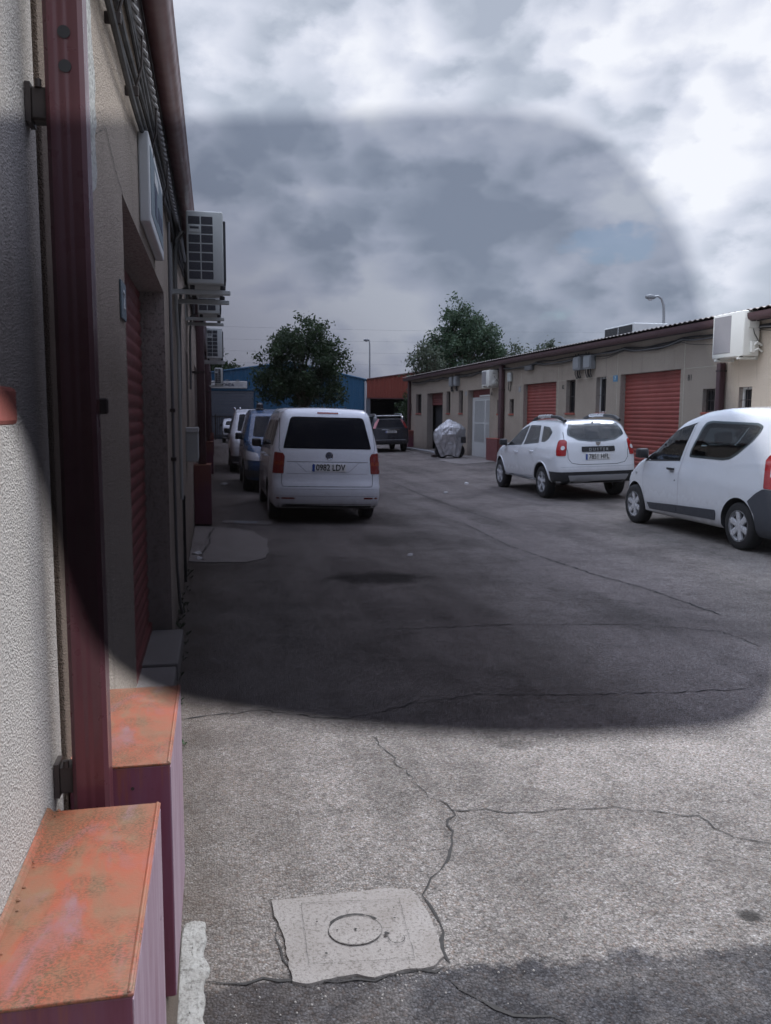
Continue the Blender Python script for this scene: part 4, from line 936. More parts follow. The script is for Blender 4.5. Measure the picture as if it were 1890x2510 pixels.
text('lettering', 'STORE', 0.27, 'ink_pale', sb, (1.63, 59.735, 3.72), '-Y', sx=0.72)
for x in (0.85, 1.55):
    m = MB(); m.tube([(x, 59.85, 4.0), (x, 59.7, 4.1)], 0.02, 6); m.rbox((x-0.12, 59.6, 4.03), (x+0.12, 59.72, 4.08), 0.01); m.build('lamp', 'box_grey', sb)
OW = thing('warehouse', 'rust red corrugated warehouse with a dark open front at the alley end', 'building', (14, 60, 0))
corr_gable('cladding', 'sheet_orange', OW, 59.9, [(10.72, 4.24), (18, 5.3), (24, 4.3)], 2.9)
m = MB(); m.box((10.72, 59.9, 0), (10.95, 60.1, 2.9)); m.box((23.7, 59.9, 0), (24, 60.1, 2.9)); m.build('pillar', 'sheet_grey', OW)
m = MB(); m.box((10.72, 59.95, 2.88), (24, 72, 2.9)); m.box((10.72, 72, 0), (24, 72.1, 2.9)); m.box((10.74, 60.1, 0), (10.8, 72, 2.9)); m.build('interior', 'interior_dark', OW)
m = MB(); m.add([(10.72, 59.9, 4.24), (18, 59.9, 5.3), (24, 59.9, 4.3), (24, 80, 4.3), (18, 80, 5.3), (10.72, 80, 4.24)], [(0, 1, 4, 5), (1, 2, 3, 4)]); m.build('roof', 'roof_dark', OW)
m = MB(); m.tube([(10.72, 59.84, 4.26), (18, 59.84, 5.33), (24, 59.84, 4.32)], 0.05, 6); m.box((10.72, 59.82, 2.86), (24, 59.93, 2.95)); m.build('trim', 'gutter_brown', OW)
fn = thing('fence', 'dark vertical bar fence in front of the grey roller door', 'fence', (0, 57, 0))
m = MB()
for i in range(46): m.box((-3.5+i*0.15, 57, 0.1), (-3.5+i*0.15+0.04, 57.03, 1.62))
m.build('bars', 'iron_dark', fn); m = MB(); m.box((-3.6, 57.031, 0.25), (3.4, 57.06, 0.3)); m.box((-3.6, 57.031, 1.5), (3.4, 57.06, 1.56)); m.build('rail', 'iron_dark', fn)
for x in (-3.6, 0.0, 3.4):
    m = MB(); m.box((x-0.04, 57.061, 0), (x+0.04, 57.14, 1.7)); m.build('post', 'iron_dark', fn)
wl = thing('boundary_wall', 'low pale wall beside the blue warehouse behind the alley tree', 'wall', (5.5, 58, 0)); m = MB(); m.box((3.6, 58, 0), (9.2, 58.2, 0.9)); m.build('wall', 'plaster_white', wl)

# ================================================================= cars
def boxmorph(F, nx, ny, nz):
    vid = {}; vs = []; fs = []
    def V(i, j, k):
        key = (i, j, k)
        if key not in vid: vid[key] = len(vs); vs.append(F(2*i/nx-1, j/ny, k/nz))
        return vid[key]
    for j in range(ny):
        for i in range(nx): fs.append((V(i, j, nz), V(i+1, j, nz), V(i+1, j+1, nz), V(i, j+1, nz))); fs.append((V(i, j, 0), V(i, j+1, 0), V(i+1, j+1, 0), V(i+1, j, 0)))
        for k in range(nz): fs.append((V(nx, j, k), V(nx, j+1, k), V(nx, j+1, k+1), V(nx, j, k+1))); fs.append((V(0, j, k), V(0, j, k+1), V(0, j+1, k+1), V(0, j+1, k)))
    for i in range(nx):
        for k in range(nz): fs.append((V(i, 0, k), V(i+1, 0, k), V(i+1, 0, k+1), V(i, 0, k+1))); fs.append((V(i, ny, k), V(i, ny, k+1), V(i+1, ny, k+1), V(i+1, ny, k)))
    return vs, fs
def interp(tab, x):
    if x <= tab[0][0]: return tab[0][1]
    for (a, va), (b, vb) in zip(tab[:-1], tab[1:]):
        if x <= b:
            t = (x-a)/(b-a); return va+(vb-va)*t
    return tab[-1][1]
def smooth_tab(tab, n=3):
    xs = np.linspace(tab[0][0], tab[-1][0], 160); ys = np.interp(xs, [p[0] for p in tab], [p[1] for p in tab])
    for _ in range(n*3): ys[1:-1] = (ys[:-2]+2*ys[1:-1]+ys[2:])/4
    return list(zip(xs.tolist(), ys.tolist()))
class Car:
    def __init__(s, name, label, loc, heading, tilt, L, W, zb, top, rear, front, lean, paint, axles, wr=0.32, arch=0.38, r=0.13, plan=0.10, cabin=None):
        s.root = thing(name, label, 'car', loc, (0, R(tilt), R(heading)))
        s.L, s.W, s.zb = L, W, zb; top = smooth_tab(top, 3); rear = smooth_tab(rear, 2); front = smooth_tab(front, 2); lean = smooth_tab(lean, 2)
        hw = W/2; H = max(z for _, z in top)
        def sp(t): return t
        def F(u, v, w):
            # concentrate samples towards the edges of the box
            u = math.copysign(1-(1-abs(u))**1.25, u); ww = w
            y = v*L; zt = interp(top, y); h = zt-zb
            # rounded box in (x, y, z)
            rr = min(r, h*0.35); x = u*hw; z = zb+ww*h
            ix, iy0, iy1, iz0, iz1 = hw-rr, rr*1.2, L-rr*1.6, zb+rr*0.4, zt-rr
            qx = max(-ix, min(ix, x)); qy = max(iy0, min(iy1, y)); qz = max(iz0, min(iz1, z))
            dx, dy, dz = (x-qx)/rr, (y-qy)/(rr*1.2 if y < L/2 else rr*1.6), (z-qz)/(rr if z > qz else rr*0.4)
            l = math.sqrt(dx*dx+dy*dy+dz*dz); m_ = max(abs(dx), abs(dy), abs(dz))
            if l > 1e-6: 
                k = m_/l; dx *= k; dy *= k; dz *= k
            x = qx+dx*rr; y2 = qy+dy*(rr*1.2 if y < L/2 else rr*1.6); z = qz+dz*(rr if dz > 0 else rr*0.4)
            # crown of the roof
            z += 0.025*(1-(x/hw)**2)*(1 if w > 0.5 else 0)*((z-zb)/h)**3
            x *= interp(lean, z)
            # plan taper at both ends
            e = max(0, 1-y2/0.8); x *= 1-plan*0.5*e*e
            e = max(0, 1-(L-y2)/1.1); x *= 1-plan*1.3*e*e
            # bow of nose and tail in plan, and their side profile
            t = y2/L; fu = (x/hw)**2
            yr = interp(rear, z)+0.06*fu; yf = interp(front, z)-0.16*fu
            y3 = yr*(1-t)**1.0*(1 if t < 0.5 else 1)+y2+yf*t
            return (x, y3, z)
        vs, fs = boxmorph(F, 22, 84, 22)
        me = bpy.data.meshes.new('body'); me.from_pydata(vs, [], fs)
        me.materials.append(MATS[paint]); me.materials.append(MATS['gap_black'])
        bm = bmesh.new(); bm.from_mesh(me); bmesh.ops.recalc_face_normals(bm, faces=bm.faces[:]); bm.to_mesh(me)
        s.bvh = BVHTree.FromBMesh(bm); bm.free()
        o = bpy.data.objects.new('body', me); COL.objects.link(o); o.parent = s.root; s.body = o
        # wheel arches cut out of the body
        cm_ = MB()
        for y in axles:
            for sgn in (-1, 1): 
                n = 28; a0 = sgn*(hw-0.30); a1 = sgn*(hw+0.3); o_ = len(cm_.v)
                for xx in (a0, a1):
                    for k in range(n): cm_.v.append((xx, y+arch*math.cos(2*PI*k/n), wr+arch*math.sin(2*PI*k/n)))
                for k in range(n): cm_.f.append((o_+k, o_+(k+1) % n, o_+n+(k+1) % n, o_+n+k)); cm_.m.append(0)
                cm_.f.append(tuple(o_+k for k in range(n))); cm_.m.append(0); cm_.f.append(tuple(o_+n+k for k in range(n))); cm_.m.append(0)
        cuts = [cm_.build('cut', ['gap_black'], None)]
        if cabin:
            q = MB(); pr, (wa_, wb_) = cabin['side'], cabin['half']; z0_ = min(p[1] for p in pr); z1_ = max(p[1] for p in pr); n = len(pr)
            def hwz(z): return wa_+(wb_-wa_)*(z-z0_)/(z1_-z0_)
            q.add([(-hwz(z), y, z) for y, z in pr]+[(hwz(z), y, z) for y, z in pr], [tuple(range(n)), tuple(reversed(range(n, 2*n)))]+[(i, n+i, n+(i+1) % n, (i+1) % n) for i in range(n)])
            cuts.append(q.build('cut', ['cabin_dark'], None))
            q = MB()
            for pl in cabin.get('LR', []):
                for sg in (-1, 1):
                    n = len(pl); q.add([(sg*0.5, y, z) for y, z in pl]+[(sg*1.6, y, z) for y, z in pl], [tuple(range(n)), tuple(reversed(range(n, 2*n)))]+[(i, n+i, n+(i+1) % n, (i+1) % n) for i in range(n)])
            cuts.append(q.build('cut', ['cabin_dark'], None))
            for key, (ya, yb) in (('B', (-1.0, 0.75)), ('F', (L-2.3, L+1))):
                for pl in cabin.get(key, []):
                    q = MB(); n = len(pl); q.add([(x, ya, z) for x, z in pl]+[(x, yb, z) for x, z in pl], [tuple(range(n)), tuple(reversed(range(n, 2*n)))]+[(i, n+i, n+(i+1) % n, (i+1) % n) for i in range(n)]); cuts.append(q.build('cut', ['cabin_dark'], None))
        for cut in cuts:
            md = o.modifiers.new('b', 'BOOLEAN'); md.object = cut; md.operation = 'DIFFERENCE'; md.solver = 'EXACT'; md.material_mode = 'TRANSFER'
        # evaluate with identity parent
        pm = s.root.matrix_world.copy(); rl, rr_ = s.root.location.copy(), s.root.rotation_euler.copy(); s.root.location = (0, 0, 0); s.root.rotation_euler = (0, 0, 0)
        bpy.context.view_layer.update(); dg = bpy.context.evaluated_depsgraph_get(); nm = bpy.data.meshes.new_from_object(o.evaluated_get(dg))
        s.root.location = rl; s.root.rotation_euler = rr_
        o.modifiers.clear(); o.data = nm
        for cut in cuts: bpy.data.objects.remove(cut)
        names = [m_.name if m_ else '' for m_ in nm.materials]
        if 'gap_black' not in names: nm.materials.append(MATS['gap_black']); names.append('gap_black')
        gi = names.index('gap_black')
        for p in nm.polygons:
            if p.normal.z < -0.8 and p.center.z < zb+0.05: p.material_index = gi
            p.use_smooth = True
        nm.set_sharp_from_angle(angle=R(38)); nm.update()
        s.hw = hw
        s.wheels(axles, wr)
    def proj(s, a, b, face):
        if face == 'L': o, d = Vector((-4, a, b)), Vector((1, 0, 0))
        elif face == 'R': o, d = Vector((4, a, b)), Vector((-1, 0, 0))
        elif face == 'B': o, d = Vector((a, -4, b)), Vector((0, 1, 0))
        elif face == 'BL': o, d = Vector((a*0.70711-3, -a*0.70711-3, b)), Vector((0.70711, 0.70711, 0))
        elif face == 'BR': o, d = Vector((a*0.70711+3, a*0.70711-3, b)), Vector((-0.70711, 0.70711, 0))
        elif face == 'F': o, d = Vector((a, s.L+4, b)), Vector((0, -1, 0))
        else: o, d = Vector((a, b, 5)), Vector((0, 0, -1))
        h, n, i, _ = s.bvh.ray_cast(o, d)
        if h is None: return None
        if n.dot(d) > 0: n = -n
        return h, n
    def decal(s, name, poly, face, mat, off=0.004, r=0.0, parent=None, grid=0.07, label=None, skirt=True):
        if r: poly = fillet(poly, r)
        bm = bmesh.new(); f = bm.faces.new([bm.verts.new((p[0], p[1], 0)) for p in poly]); bmesh.ops.triangulate(bm, faces=[f])
        for ax in (0, 1):
            lo = min(p[ax] for p in poly); hi = max(p[ax] for p in poly); k = math.floor(lo/grid)+1
            while k*grid < hi:
                co = [0, 0, 0]; co[ax] = k*grid; no = [0, 0, 0]; no[ax] = 1
                bmesh.ops.bisect_plane(bm, geom=bm.verts[:]+bm.edges[:]+bm.faces[:], plane_co=co, plane_no=no); k += 1
        bad = []; inner = {}
        for v in bm.verts:
            q = s.proj(v.co.x, v.co.y, face)
            if q is None: bad.append(v); continue
            inner[v.index] = q
            v.co = q[0]+q[1]*off; v.normal = q[1]
        if skirt:
            be = [e for e in bm.edges if e.is_boundary]; d = {'L': Vector((1, 0, 0)), 'R': Vector((-1, 0, 0)), 'B': Vector((0, 1, 0)), 'BL': Vector((0.7, 0.7, 0)), 'BR': Vector((-0.7, 0.7, 0)), 'F': Vector((0, -1, 0)), 'T': Vector((0, 0, -1))}[face]
            rr = bmesh.ops.extrude_edge_only(bm, edges=be)
            for v in [g for g in rr['geom'] if isinstance(g, bmesh.types.BMVert)]: v.co += d*(off+0.012)
        if bad: bmesh.ops.delete(bm, geom=bad, context='VERTS')
        bmesh.ops.remove_doubles(bm, verts=bm.verts[:], dist=1e-5)
        bmesh.ops.recalc_face_normals(bm, faces=bm.faces[:])
        me = bpy.data.meshes.new(name); bm.to_mesh(me); bm.free(); me.materials.append(MATS[mat])
        for p in me.polygons: p.use_smooth = True
        me.set_sharp_from_angle(angle=R(40))
        o = bpy.data.objects.new(name, me); COL.objects.link(o); o.parent = parent or s.root
        if label: o['label'] = label
        return o
    def gaps(s, lines, face, mat='gap_black', w=0.004, off=0.0018, name='gap_shade_line'):
        m = MB()
        for ln in lines:
            pts = []
            for a, b in zip(ln[:-1], ln[1:]):
                n = max(1, int(math.hypot(b[0]-a[0], b[1]-a[1])/0.05))
                for i in range(n): pts.append((a[0]+(b[0]-a[0])*i/n, a[1]+(b[1]-a[1])*i/n))
            pts.append(ln[-1]); Q = []
            for i, p in enumerate(pts):
                q0 = pts[max(0, i-1)]; q1 = pts[min(len(pts)-1, i+1)]; d = Vector((q1[0]-q0[0], q1[1]-q0[1])); nn = Vector((-d.y, d.x)).normalized()*w
                A = s.proj(p[0]+nn.x, p[1]+nn.y, face); B = s.proj(p[0]-nn.x, p[1]-nn.y, face)
                if A is None or B is None: continue
                Q.append((A[0]+A[1]*off, B[0]+B[1]*off))
            n = len(Q)
            if n > 1: m.add([q[0] for q in Q]+[q[1] for q in Q], [(i, i+1, n+i+1, n+i) for i in range(n-1)])
        return m.build(name, mat, s.root, world=False)
    def wheels(s, axles, r, wd=0.20, sp=5, style=0): 
        for y in axles:
            for sg in (-1, 1):
                x = sg*(s.hw-0.025-wd/2); wo = MB(); h = wd/2
                prof = [(-h, r*0.60), (-h*1.02, r*0.72), (-h*1.0, r*0.90), (-h*0.86, r*0.975), (-h*0.6, r), (h*0.6, r), (h*0.86, r*0.975), (h, r*0.90), (h*1.02, r*0.72), (h, r*0.60)]
                wo.lathe(prof, 'X', (x, y, r), 40)
                for dz in (-0.5, 0, 0.5): wo.lathe([(dz*h-0.004, r*1.001), (dz*h, r*0.99), (dz*h+0.004, r*1.001)], 'X', (x, y, r), 40)
                wh = wo.build('wheel', 'rubber', s.root, smooth=True, world=False, angle=50)
                rm = MB(); f = x+sg*h
                rm.lathe([(-sg*0.06, r*0.58), (-sg*0.004, r*0.60), (sg*0.002, r*0.645), (-sg*0.004, r*0.665), (-sg*0.02, r*0.67)], 'X', (f, y, r), 40, m=0)
                rm.lathe([(-sg*0.05, r*0.585), (-sg*0.052, 0.001)], 'X', (f, y, r), 40, m=1)
                rm.lathe([(-sg*0.02, r*0.17), (-sg*0.004, r*0.15), (-sg*0.001, r*0.05), (0, 0.001)], 'X', (f, y, r), 20, m=0)
                for k in range(s.spokes if hasattr(s, 'spokes') else 5):
                    n = s.spokes if hasattr(s, 'spokes') else 5; a = 2*PI*k/n+0.35; ca, sa = math.cos(a), math.sin(a); w0, w1 = (r*0.11, r*0.135) if n == 6 else (r*0.085, r*0.115)
                    P0 = Vector((0, ca*r*0.1, sa*r*0.1)); P1 = Vector((0, ca*r*0.62, sa*r*0.62)); T = Vector((0, -sa, ca)); c = Vector((f, y, r))
                    pts = [c+P0+T*w0+Vector((-sg*0.012, 0, 0)), c+P0-T*w0+Vector((-sg*0.012, 0, 0)), c+P1-T*w1+Vector((-sg*0.006, 0, 0)), c+P1+T*w1+Vector((-sg*0.006, 0, 0))]
                    mid = [(pts[0]+pts[1])/2+Vector((sg*0.012, 0, 0)), (pts[3]+pts[2])/2+Vector((sg*0.008, 0, 0))]
                    bk = [p+Vector((-sg*0.03, 0, 0)) for p in pts]
                    rm.add(pts+mid+bk, [(0, 4, 5, 3), (4, 1, 2, 5), (0, 3, 9, 6), (1, 7, 8, 2), (3, 5, 2, 8, 9), (0, 6, 7, 1, 4)], 0)
                rm.build('rim', ['alloy', 'gap_black'], wh, smooth=True, world=False, angle=30)
    def plate(s, x, z, txt, w=0.52, h=0.11, blue=True, label=None, y=None):
        q = s.proj(x, z, 'B'); yy = q[0].y-0.012 if y is None else y
        m = MB(); m.rbox((x-w/2, yy, z-h/2), (x+w/2, yy+0.02, z+h/2), 0.003); p = m.build('number_plate', 'plate_white', s.root, world=False)
        m = MB(); m.box((x-w/2+0.004, yy-0.002, z-h/2+0.005), (x-w/2+0.042, yy+0.001, z+h/2-0.005)); m.build('plate_band', 'plate_blue', p, world=False)
        if txt: text('plate_text', txt, h*1.12, 'ink_black', p, (x+0.022, yy-0.002, z), '-Y', sx=0.80, bold=0.0015, local=True)
        return p
    def mirror(s, y, z, mat='plastic_black', fw=1):
        for sg, fc in ((-1, 'L'), (1, 'R')):
            q = s.proj(y, z-0.02, fc); x = q[0].x; m = MB()
            bmv = MB(); bmv.rbox((x+sg*0.02, y-0.06, z-0.04), (x+sg*0.19, y+0.09, z+0.11), 0.035, seg=3); bmv.rbox((x-sg*0.02, y, z-0.05), (x+sg*0.06, y+0.06, z-0.01), 0.012); bmv.build('wing_mirror', mat, s.root, smooth=True, world=False, angle=60)
    def handle(s, y, z, mat='plastic_black', faces='LR', w=0.09):
        for fc in faces:
            q = s.proj(y, z, fc); sg = -1 if fc == 'L' else 1; x = q[0].x; m = MB(); m.rbox((x+sg*0.028, y-w, z-0.016), (x+sg*0.048, y+w, z+0.018), 0.009, seg=2); m.rbox((x-sg*0.01, y-w, z-0.014), (x+sg*0.03, y-w+0.03, z+0.012), 0.006); m.rbox((x-sg*0.01, y+w-0.03, z-0.014), (x+sg*0.03, y+w, z+0.012), 0.006); m.build('door_handle', mat, s.root, smooth=True, world=False)
def mirror_poly(p): return [(-x, z) for x, z in reversed(p)]
LEANV = [(0.2, 0.955), (0.45, 1.0), (0.8, 1.0), (1.1, 0.975), (1.3, 0.93), (1.6, 0.845), (1.8, 0.80)]

# --- white people carrier seen from behind
Car.spokes = 5
A = Car('parked_car', 'white people carrier with dark rear window parked with its back to the camera', (1.70, 13.05, gz(1.7)), 0, 1.2, 4.45, 1.79, 0.24,
        [(0, 1.80), (0.5, 1.815), (2.3, 1.82), (2.75, 1.74), (3.55, 1.16), (4.1, 1.02), (4.45, 0.80)],
        [(0.2, 0.03), (0.32, -0.02), (0.42, -0.05), (0.60, -0.05), (0.66, 0.0), (0.9, 0.015), (1.15, 0.04), (1.5, 0.13), (1.7, 0.19), (1.82, 0.24)],
        [(0.2, -0.03), (0.6, 0.03), (0.9, -0.05)], LEANV, 'car_white', (0.90, 3.6), 0.32, 0.375)
A.decal('rear_window', [(-0.70, 1.19), (0.70, 1.19), (0.585, 1.655), (0.54, 1.685), (-0.54, 1.685), (-0.585, 1.655)], 'B', 'glass_dark', 0.004, 0.03)
for m_ in (1, -1):
    pl_ = [(-0.715, 0.80), (-0.525, 0.80), (-0.525, 1.06), (-0.555, 1.12), (-0.70, 1.13)]
    o = A.decal('tail_light', pl_ if m_ == 1 else mirror_poly(pl_), 'BL' if m_ == 1 else 'BR', 'lamp_dark_red', 0.008, 0.012)
    pl_ = [(-0.70, 0.93), (-0.53, 0.93), (-0.53, 0.99), (-0.70, 0.99)]; A.decal('indicator', pl_ if m_ == 1 else mirror_poly(pl_), 'BL' if m_ == 1 else 'BR', 'lamp_amber', 0.010, 0.0, parent=o)
A.gaps([[(-0.73, 1.66), (-0.76, 1.19), (-0.74, 1.13)], [(0.73, 1.66), (0.76, 1.19), (0.74, 1.13)], [(-0.72, 0.80), (-0.72, 0.64), (-0.70, 0.60), (0.70, 0.60), (0.72, 0.64), (0.72, 0.80)]], 'B')
A.gaps([[(-0.64, 0.80), (0.64, 0.80)], [(-0.50, 0.98), (-0.34, 0.83), (0.34, 0.83), (0.50, 0.98)]], 'B', 'gap_shade_grey', 0.003)  # grey lines here and next draw in the shade of the plate recess
A.gaps([[(-0.64, 0.985), (0.64, 0.985)]], 'B', 'gap_shade_grey', 0.006)
A.gaps([[(-0.84, 0.56), (0.84, 0.56)], [(-0.84, 0.45), (0.84, 0.45)]], 'B', 'gap_shade_grey', 0.003)
A.decal('reflector', [(-0.80, 0.405), (-0.52, 0.405), (-0.52, 0.43), (-0.80, 0.43)], 'B', 'lamp_dark_red', 0.004); A.decal('reflector', [(0.58, 0.405), (0.80, 0.405), (0.80, 0.43), (0.58, 0.43)], 'B', 'lamp_dark_red', 0.004)
A.decal('valance', [(-0.80, 0.25), (0.80, 0.25), (0.80, 0.325), (-0.80, 0.325)], 'B', 'plastic_black', 0.004)
A.decal('brake_light', [(-0.16, 1.735), (0.18, 1.735), (0.18, 1.76), (-0.16, 1.76)], 'B', 'lamp_dark_red', 0.005, 0.01)
m = MB(); q = A.proj(0, 1.73, 'B')[0]
A.plate(0.02, 0.895, '0982 LDV', 0.54, 0.125)
# round emblem: ring, V over W
q = A.proj(0.02, 1.085, 'B')[0]; yy = q.y-0.008; m = MB(); m.lathe([(-0.004, 0.050), (-0.008, 0.054), (-0.008, 0.060), (0.004, 0.062)], 'Y', (0.02, yy, 1.085), 32, m=0); m.disc((0.02, yy+0.001, 1.085), 0.056, 'Y', 32, m=1)
def strut(m, p0, p1, w, y0, y1, mi=0):
    d = Vector((p1[0]-p0[0], p1[1]-p0[1])); nn = Vector((-d.y, d.x)).normalized()*w
    c = [(p0[0]+nn.x, p0[1]+nn.y), (p0[0]-nn.x, p0[1]-nn.y), (p1[0]-nn.x, p1[1]-nn.y), (p1[0]+nn.x, p1[1]+nn.y)]
    m.add([(x, y0, z) for x, z in c]+[(x, y1, z) for x, z in c], [(0, 1, 2, 3), (0, 4, 5, 1), (1, 5, 6, 2), (2, 6, 7, 3), (3, 7, 4, 0)], mi)
for a, b in (((0.0, 1.132), (0.02, 1.092)), ((0.04, 1.132), (0.02, 1.092)), ((-0.022, 1.118), (0.004, 1.044)), ((0.004, 1.044), (0.02, 1.080)), ((0.02, 1.080), (0.036, 1.044)), ((0.036, 1.044), (0.062, 1.118))): strut(m, a, b, 0.0045, yy-0.004, yy+0.002)
m.build('emblem', ['chrome', 'ink_navy'], A.root, world=False)
for fc in 'LR':
    A.decal('side_window', [(0.42, 1.22), (1.15, 1.22), (1.15, 1.62), (0.50, 1.62)], fc, 'glass_dark', 0.004, 0.04)
    A.decal('side_window', [(1.25, 1.2), (2.1, 1.18), (2.1, 1.62), (1.25, 1.62)], fc, 'glass_dark', 0.004, 0.04)
    A.decal('side_window', [(2.2, 1.17), (3.15, 1.14), (2.7, 1.5), (2.45, 1.62), (2.2, 1.62)], fc, 'glass_dark', 0.004, 0.04)
    A.gaps([[(1.2, 1.65), (1.2, 0.6)], [(2.15, 1.65), (2.18, 0.4)], [(3.2, 1.1), (3.2, 0.5)], [(0.45, 1.05), (1.2, 1.05)]], fc)
A.handle(2.35, 1.02, 'car_white'); A.handle(1.35, 1.02, 'car_white'); A.mirror(3.0, 1.15, 'plastic_black')
m = MB(); 
for x in (-0.42, -0.28, -0.04, 0.16, 0.33): m.rbox((x-0.012, 0.45, 1.838), (x+0.012, 0.50, 1.858), 0.004)
m.tube([(-0.04, 0.47, 1.84), (-0.04, 0.45, 1.90)], 0.004, 6); m.build('roof_fitting', 'plastic_black', A.root, world=False)
ex = MB(); ex.lathe([(0, 0.025), (-0.10, 0.025), (-0.10, 0.021), (0, 0.021)], 'Y', (0.45, 0.12, 0.24), 14); ex.build('exhaust', 'iron_dark', A.root, smooth=True, world=False)

# --- white off-roader in the middle of the right row
B = Car('parked_car', 'white off-road hatchback with roof rails parked before the red shutter', (7.68, 15.88, gz(7.68)), 0, -1.5, 4.31, 1.82, 0.36,
        [(0, 1.60), (0.3, 1.625), (1.9, 1.63), (2.4, 1.50), (3.2, 1.12), (3.8, 1.03), (4.31, 0.84)],
        [(0.36, 0.06), (0.45, 0.0), (0.66, -0.02), (0.78, 0.0), (1.0, 0.02), (1.2, 0.06), (1.4, 0.18), (1.62, 0.32)],
        [(0.3, -0.05), (0.6, 0.02), (0.9, -0.05)], [(0.3, 0.96), (0.6, 1.0), (0.9, 1.0), (1.08, 0.96), (1.2, 0.90), (1.6, 0.76)], 'car_white', (0.90, 3.57), 0.345, 0.42, plan=0.12,
        cabin=dict(side=[(0.36, 1.02), (3.0, 1.02), (2.86, 1.12), (2.15, 1.50), (0.55, 1.52)], half=(0.74, 0.58),
                   LR=[[(2.95, 1.09), (2.78, 1.20), (2.42, 1.38), (2.18, 1.46), (2.03, 1.49), (2.15, 1.12)], [(1.98, 1.13), (1.89, 1.49), (1.35, 1.49), (1.22, 1.19)], [(1.03, 1.22), (1.11, 1.48), (0.84, 1.465), (0.67, 1.38), (0.74, 1.28), (0.87, 1.22)]],
                   B=[[(-0.57, 1.35), (-0.38, 1.26), (-0.15, 1.235), (0.15, 1.235), (0.38, 1.26), (0.57, 1.35), (0.55, 1.44), (0.48, 1.53), (-0.48, 1.53), (-0.55, 1.44)]],
                   F=[[(-0.55, 1.18), (0.55, 1.18), (0.5, 1.46), (-0.5, 1.46)]]))
B.decal('windscreen', [(-0.62, 1.14), (0.62, 1.14), (0.54, 1.50), (-0.54, 1.50)], 'F', 'window_tint', 0.004, 0.03)
B.decal('rear_window', [(-0.62, 1.34), (-0.40, 1.23), (-0.15, 1.205), (0.15, 1.205), (0.40, 1.23), (0.62, 1.34), (0.60, 1.44), (0.52, 1.565), (-0.52, 1.565), (-0.60, 1.44)], 'B', 'window_tint', 0.005, 0.03)
for m_ in (1, -1):
    p_ = [(-0.72, 0.93), (-0.535, 0.925), (-0.53, 1.1), (-0.54, 1.215), (-0.58, 1.25), (-0.69, 1.245), (-0.725, 1.20), (-0.735, 1.05)]
    o = B.decal('tail_light', p_ if m_ == 1 else mirror_poly(p_), 'BL' if m_ == 1 else 'BR', 'lamp_red', 0.012, 0.02)
    c = [(-0.595+0.036*math.cos(a), 1.085+0.042*math.sin(a)) for a in [2*PI*i/16 for i in range(16)]]
    B.decal('reverse_lamp', c if m_ == 1 else mirror_poly(c), 'BL' if m_ == 1 else 'BR', 'lamp_clear', 0.017, parent=o)
gate = [(-0.68, 1.40), (-0.70, 1.25), (-0.655, 0.98), (-0.655, 0.88), (-0.58, 0.78), (-0.4, 0.745), (0.4, 0.745), (0.58, 0.78), (0.655, 0.88), (0.655, 0.98), (0.70, 1.25), (0.68, 1.40)]
B.gaps([gate], 'B', 'gap_black', 0.005)
gp = B.decal('garnish', [(-0.36, 1.0), (0.36, 1.0), (0.36, 1.105), (-0.36, 1.105)], 'B', 'plastic_black', 0.014, 0.02)
q = B.proj(0, 1.05, 'B')[0]; text('lettering', 'D U S T E R', 0.085, 'lamp_steel', gp, (0.0, q.y-0.017, 1.045), '-Y', sx=1.0, bold=0.002, local=True)
B.plate(-0.02, 0.90, '7851 HFL', 0.54, 0.125)
q = B.proj(0, 1.16, 'B')[0]; m = MB(); ys_ = q.y-0.012
pts = [(-0.052, 1.20), (0.052, 1.20), (0.045, 1.155), (0.0, 1.115), (-0.045, 1.155)]; m.add([(x, ys_, z) for x, z in pts]+[(x, ys_+0.02, z+0.0) for x, z in pts], [(0, 1, 2, 3, 4)]+[(i, (i+1) % 5, 5+(i+1) % 5, 5+i) for i in range(5)]); m.add([(x*0.6, ys_-0.002, 1.17+(z-1.16)*0.5) for x, z in pts], [(0, 1, 2, 3, 4)], 1); m.build('emblem', ['chrome', 'skid_grey'], B.root, world=False)
B.decal('bumper_trim', [(-0.76, 0.37), (0.76, 0.37), (0.76, 0.60), (-0.76, 0.60)], 'B', 'plastic_black', 0.006)
for m_ in (1, -1):
    p_ = [(-0.90, 0.37), (-0.53, 0.37), (-0.53, 0.60), (-0.95, 0.60)]; B.decal('bumper_trim', p_ if m_ == 1 else mirror_poly(p_), 'BL' if m_ == 1 else 'BR', 'plastic_black', 0.007)
B.decal('skid_plate', [(-0.58, 0.36), (0.58, 0.36), (0.66, 0.53), (-0.66, 0.53)], 'B', 'skid_grey', 0.022, 0.02)
B.gaps([[(-0.85, 0.70), (0.85, 0.70)]], 'B', 'gap_shade_grey', 0.003)
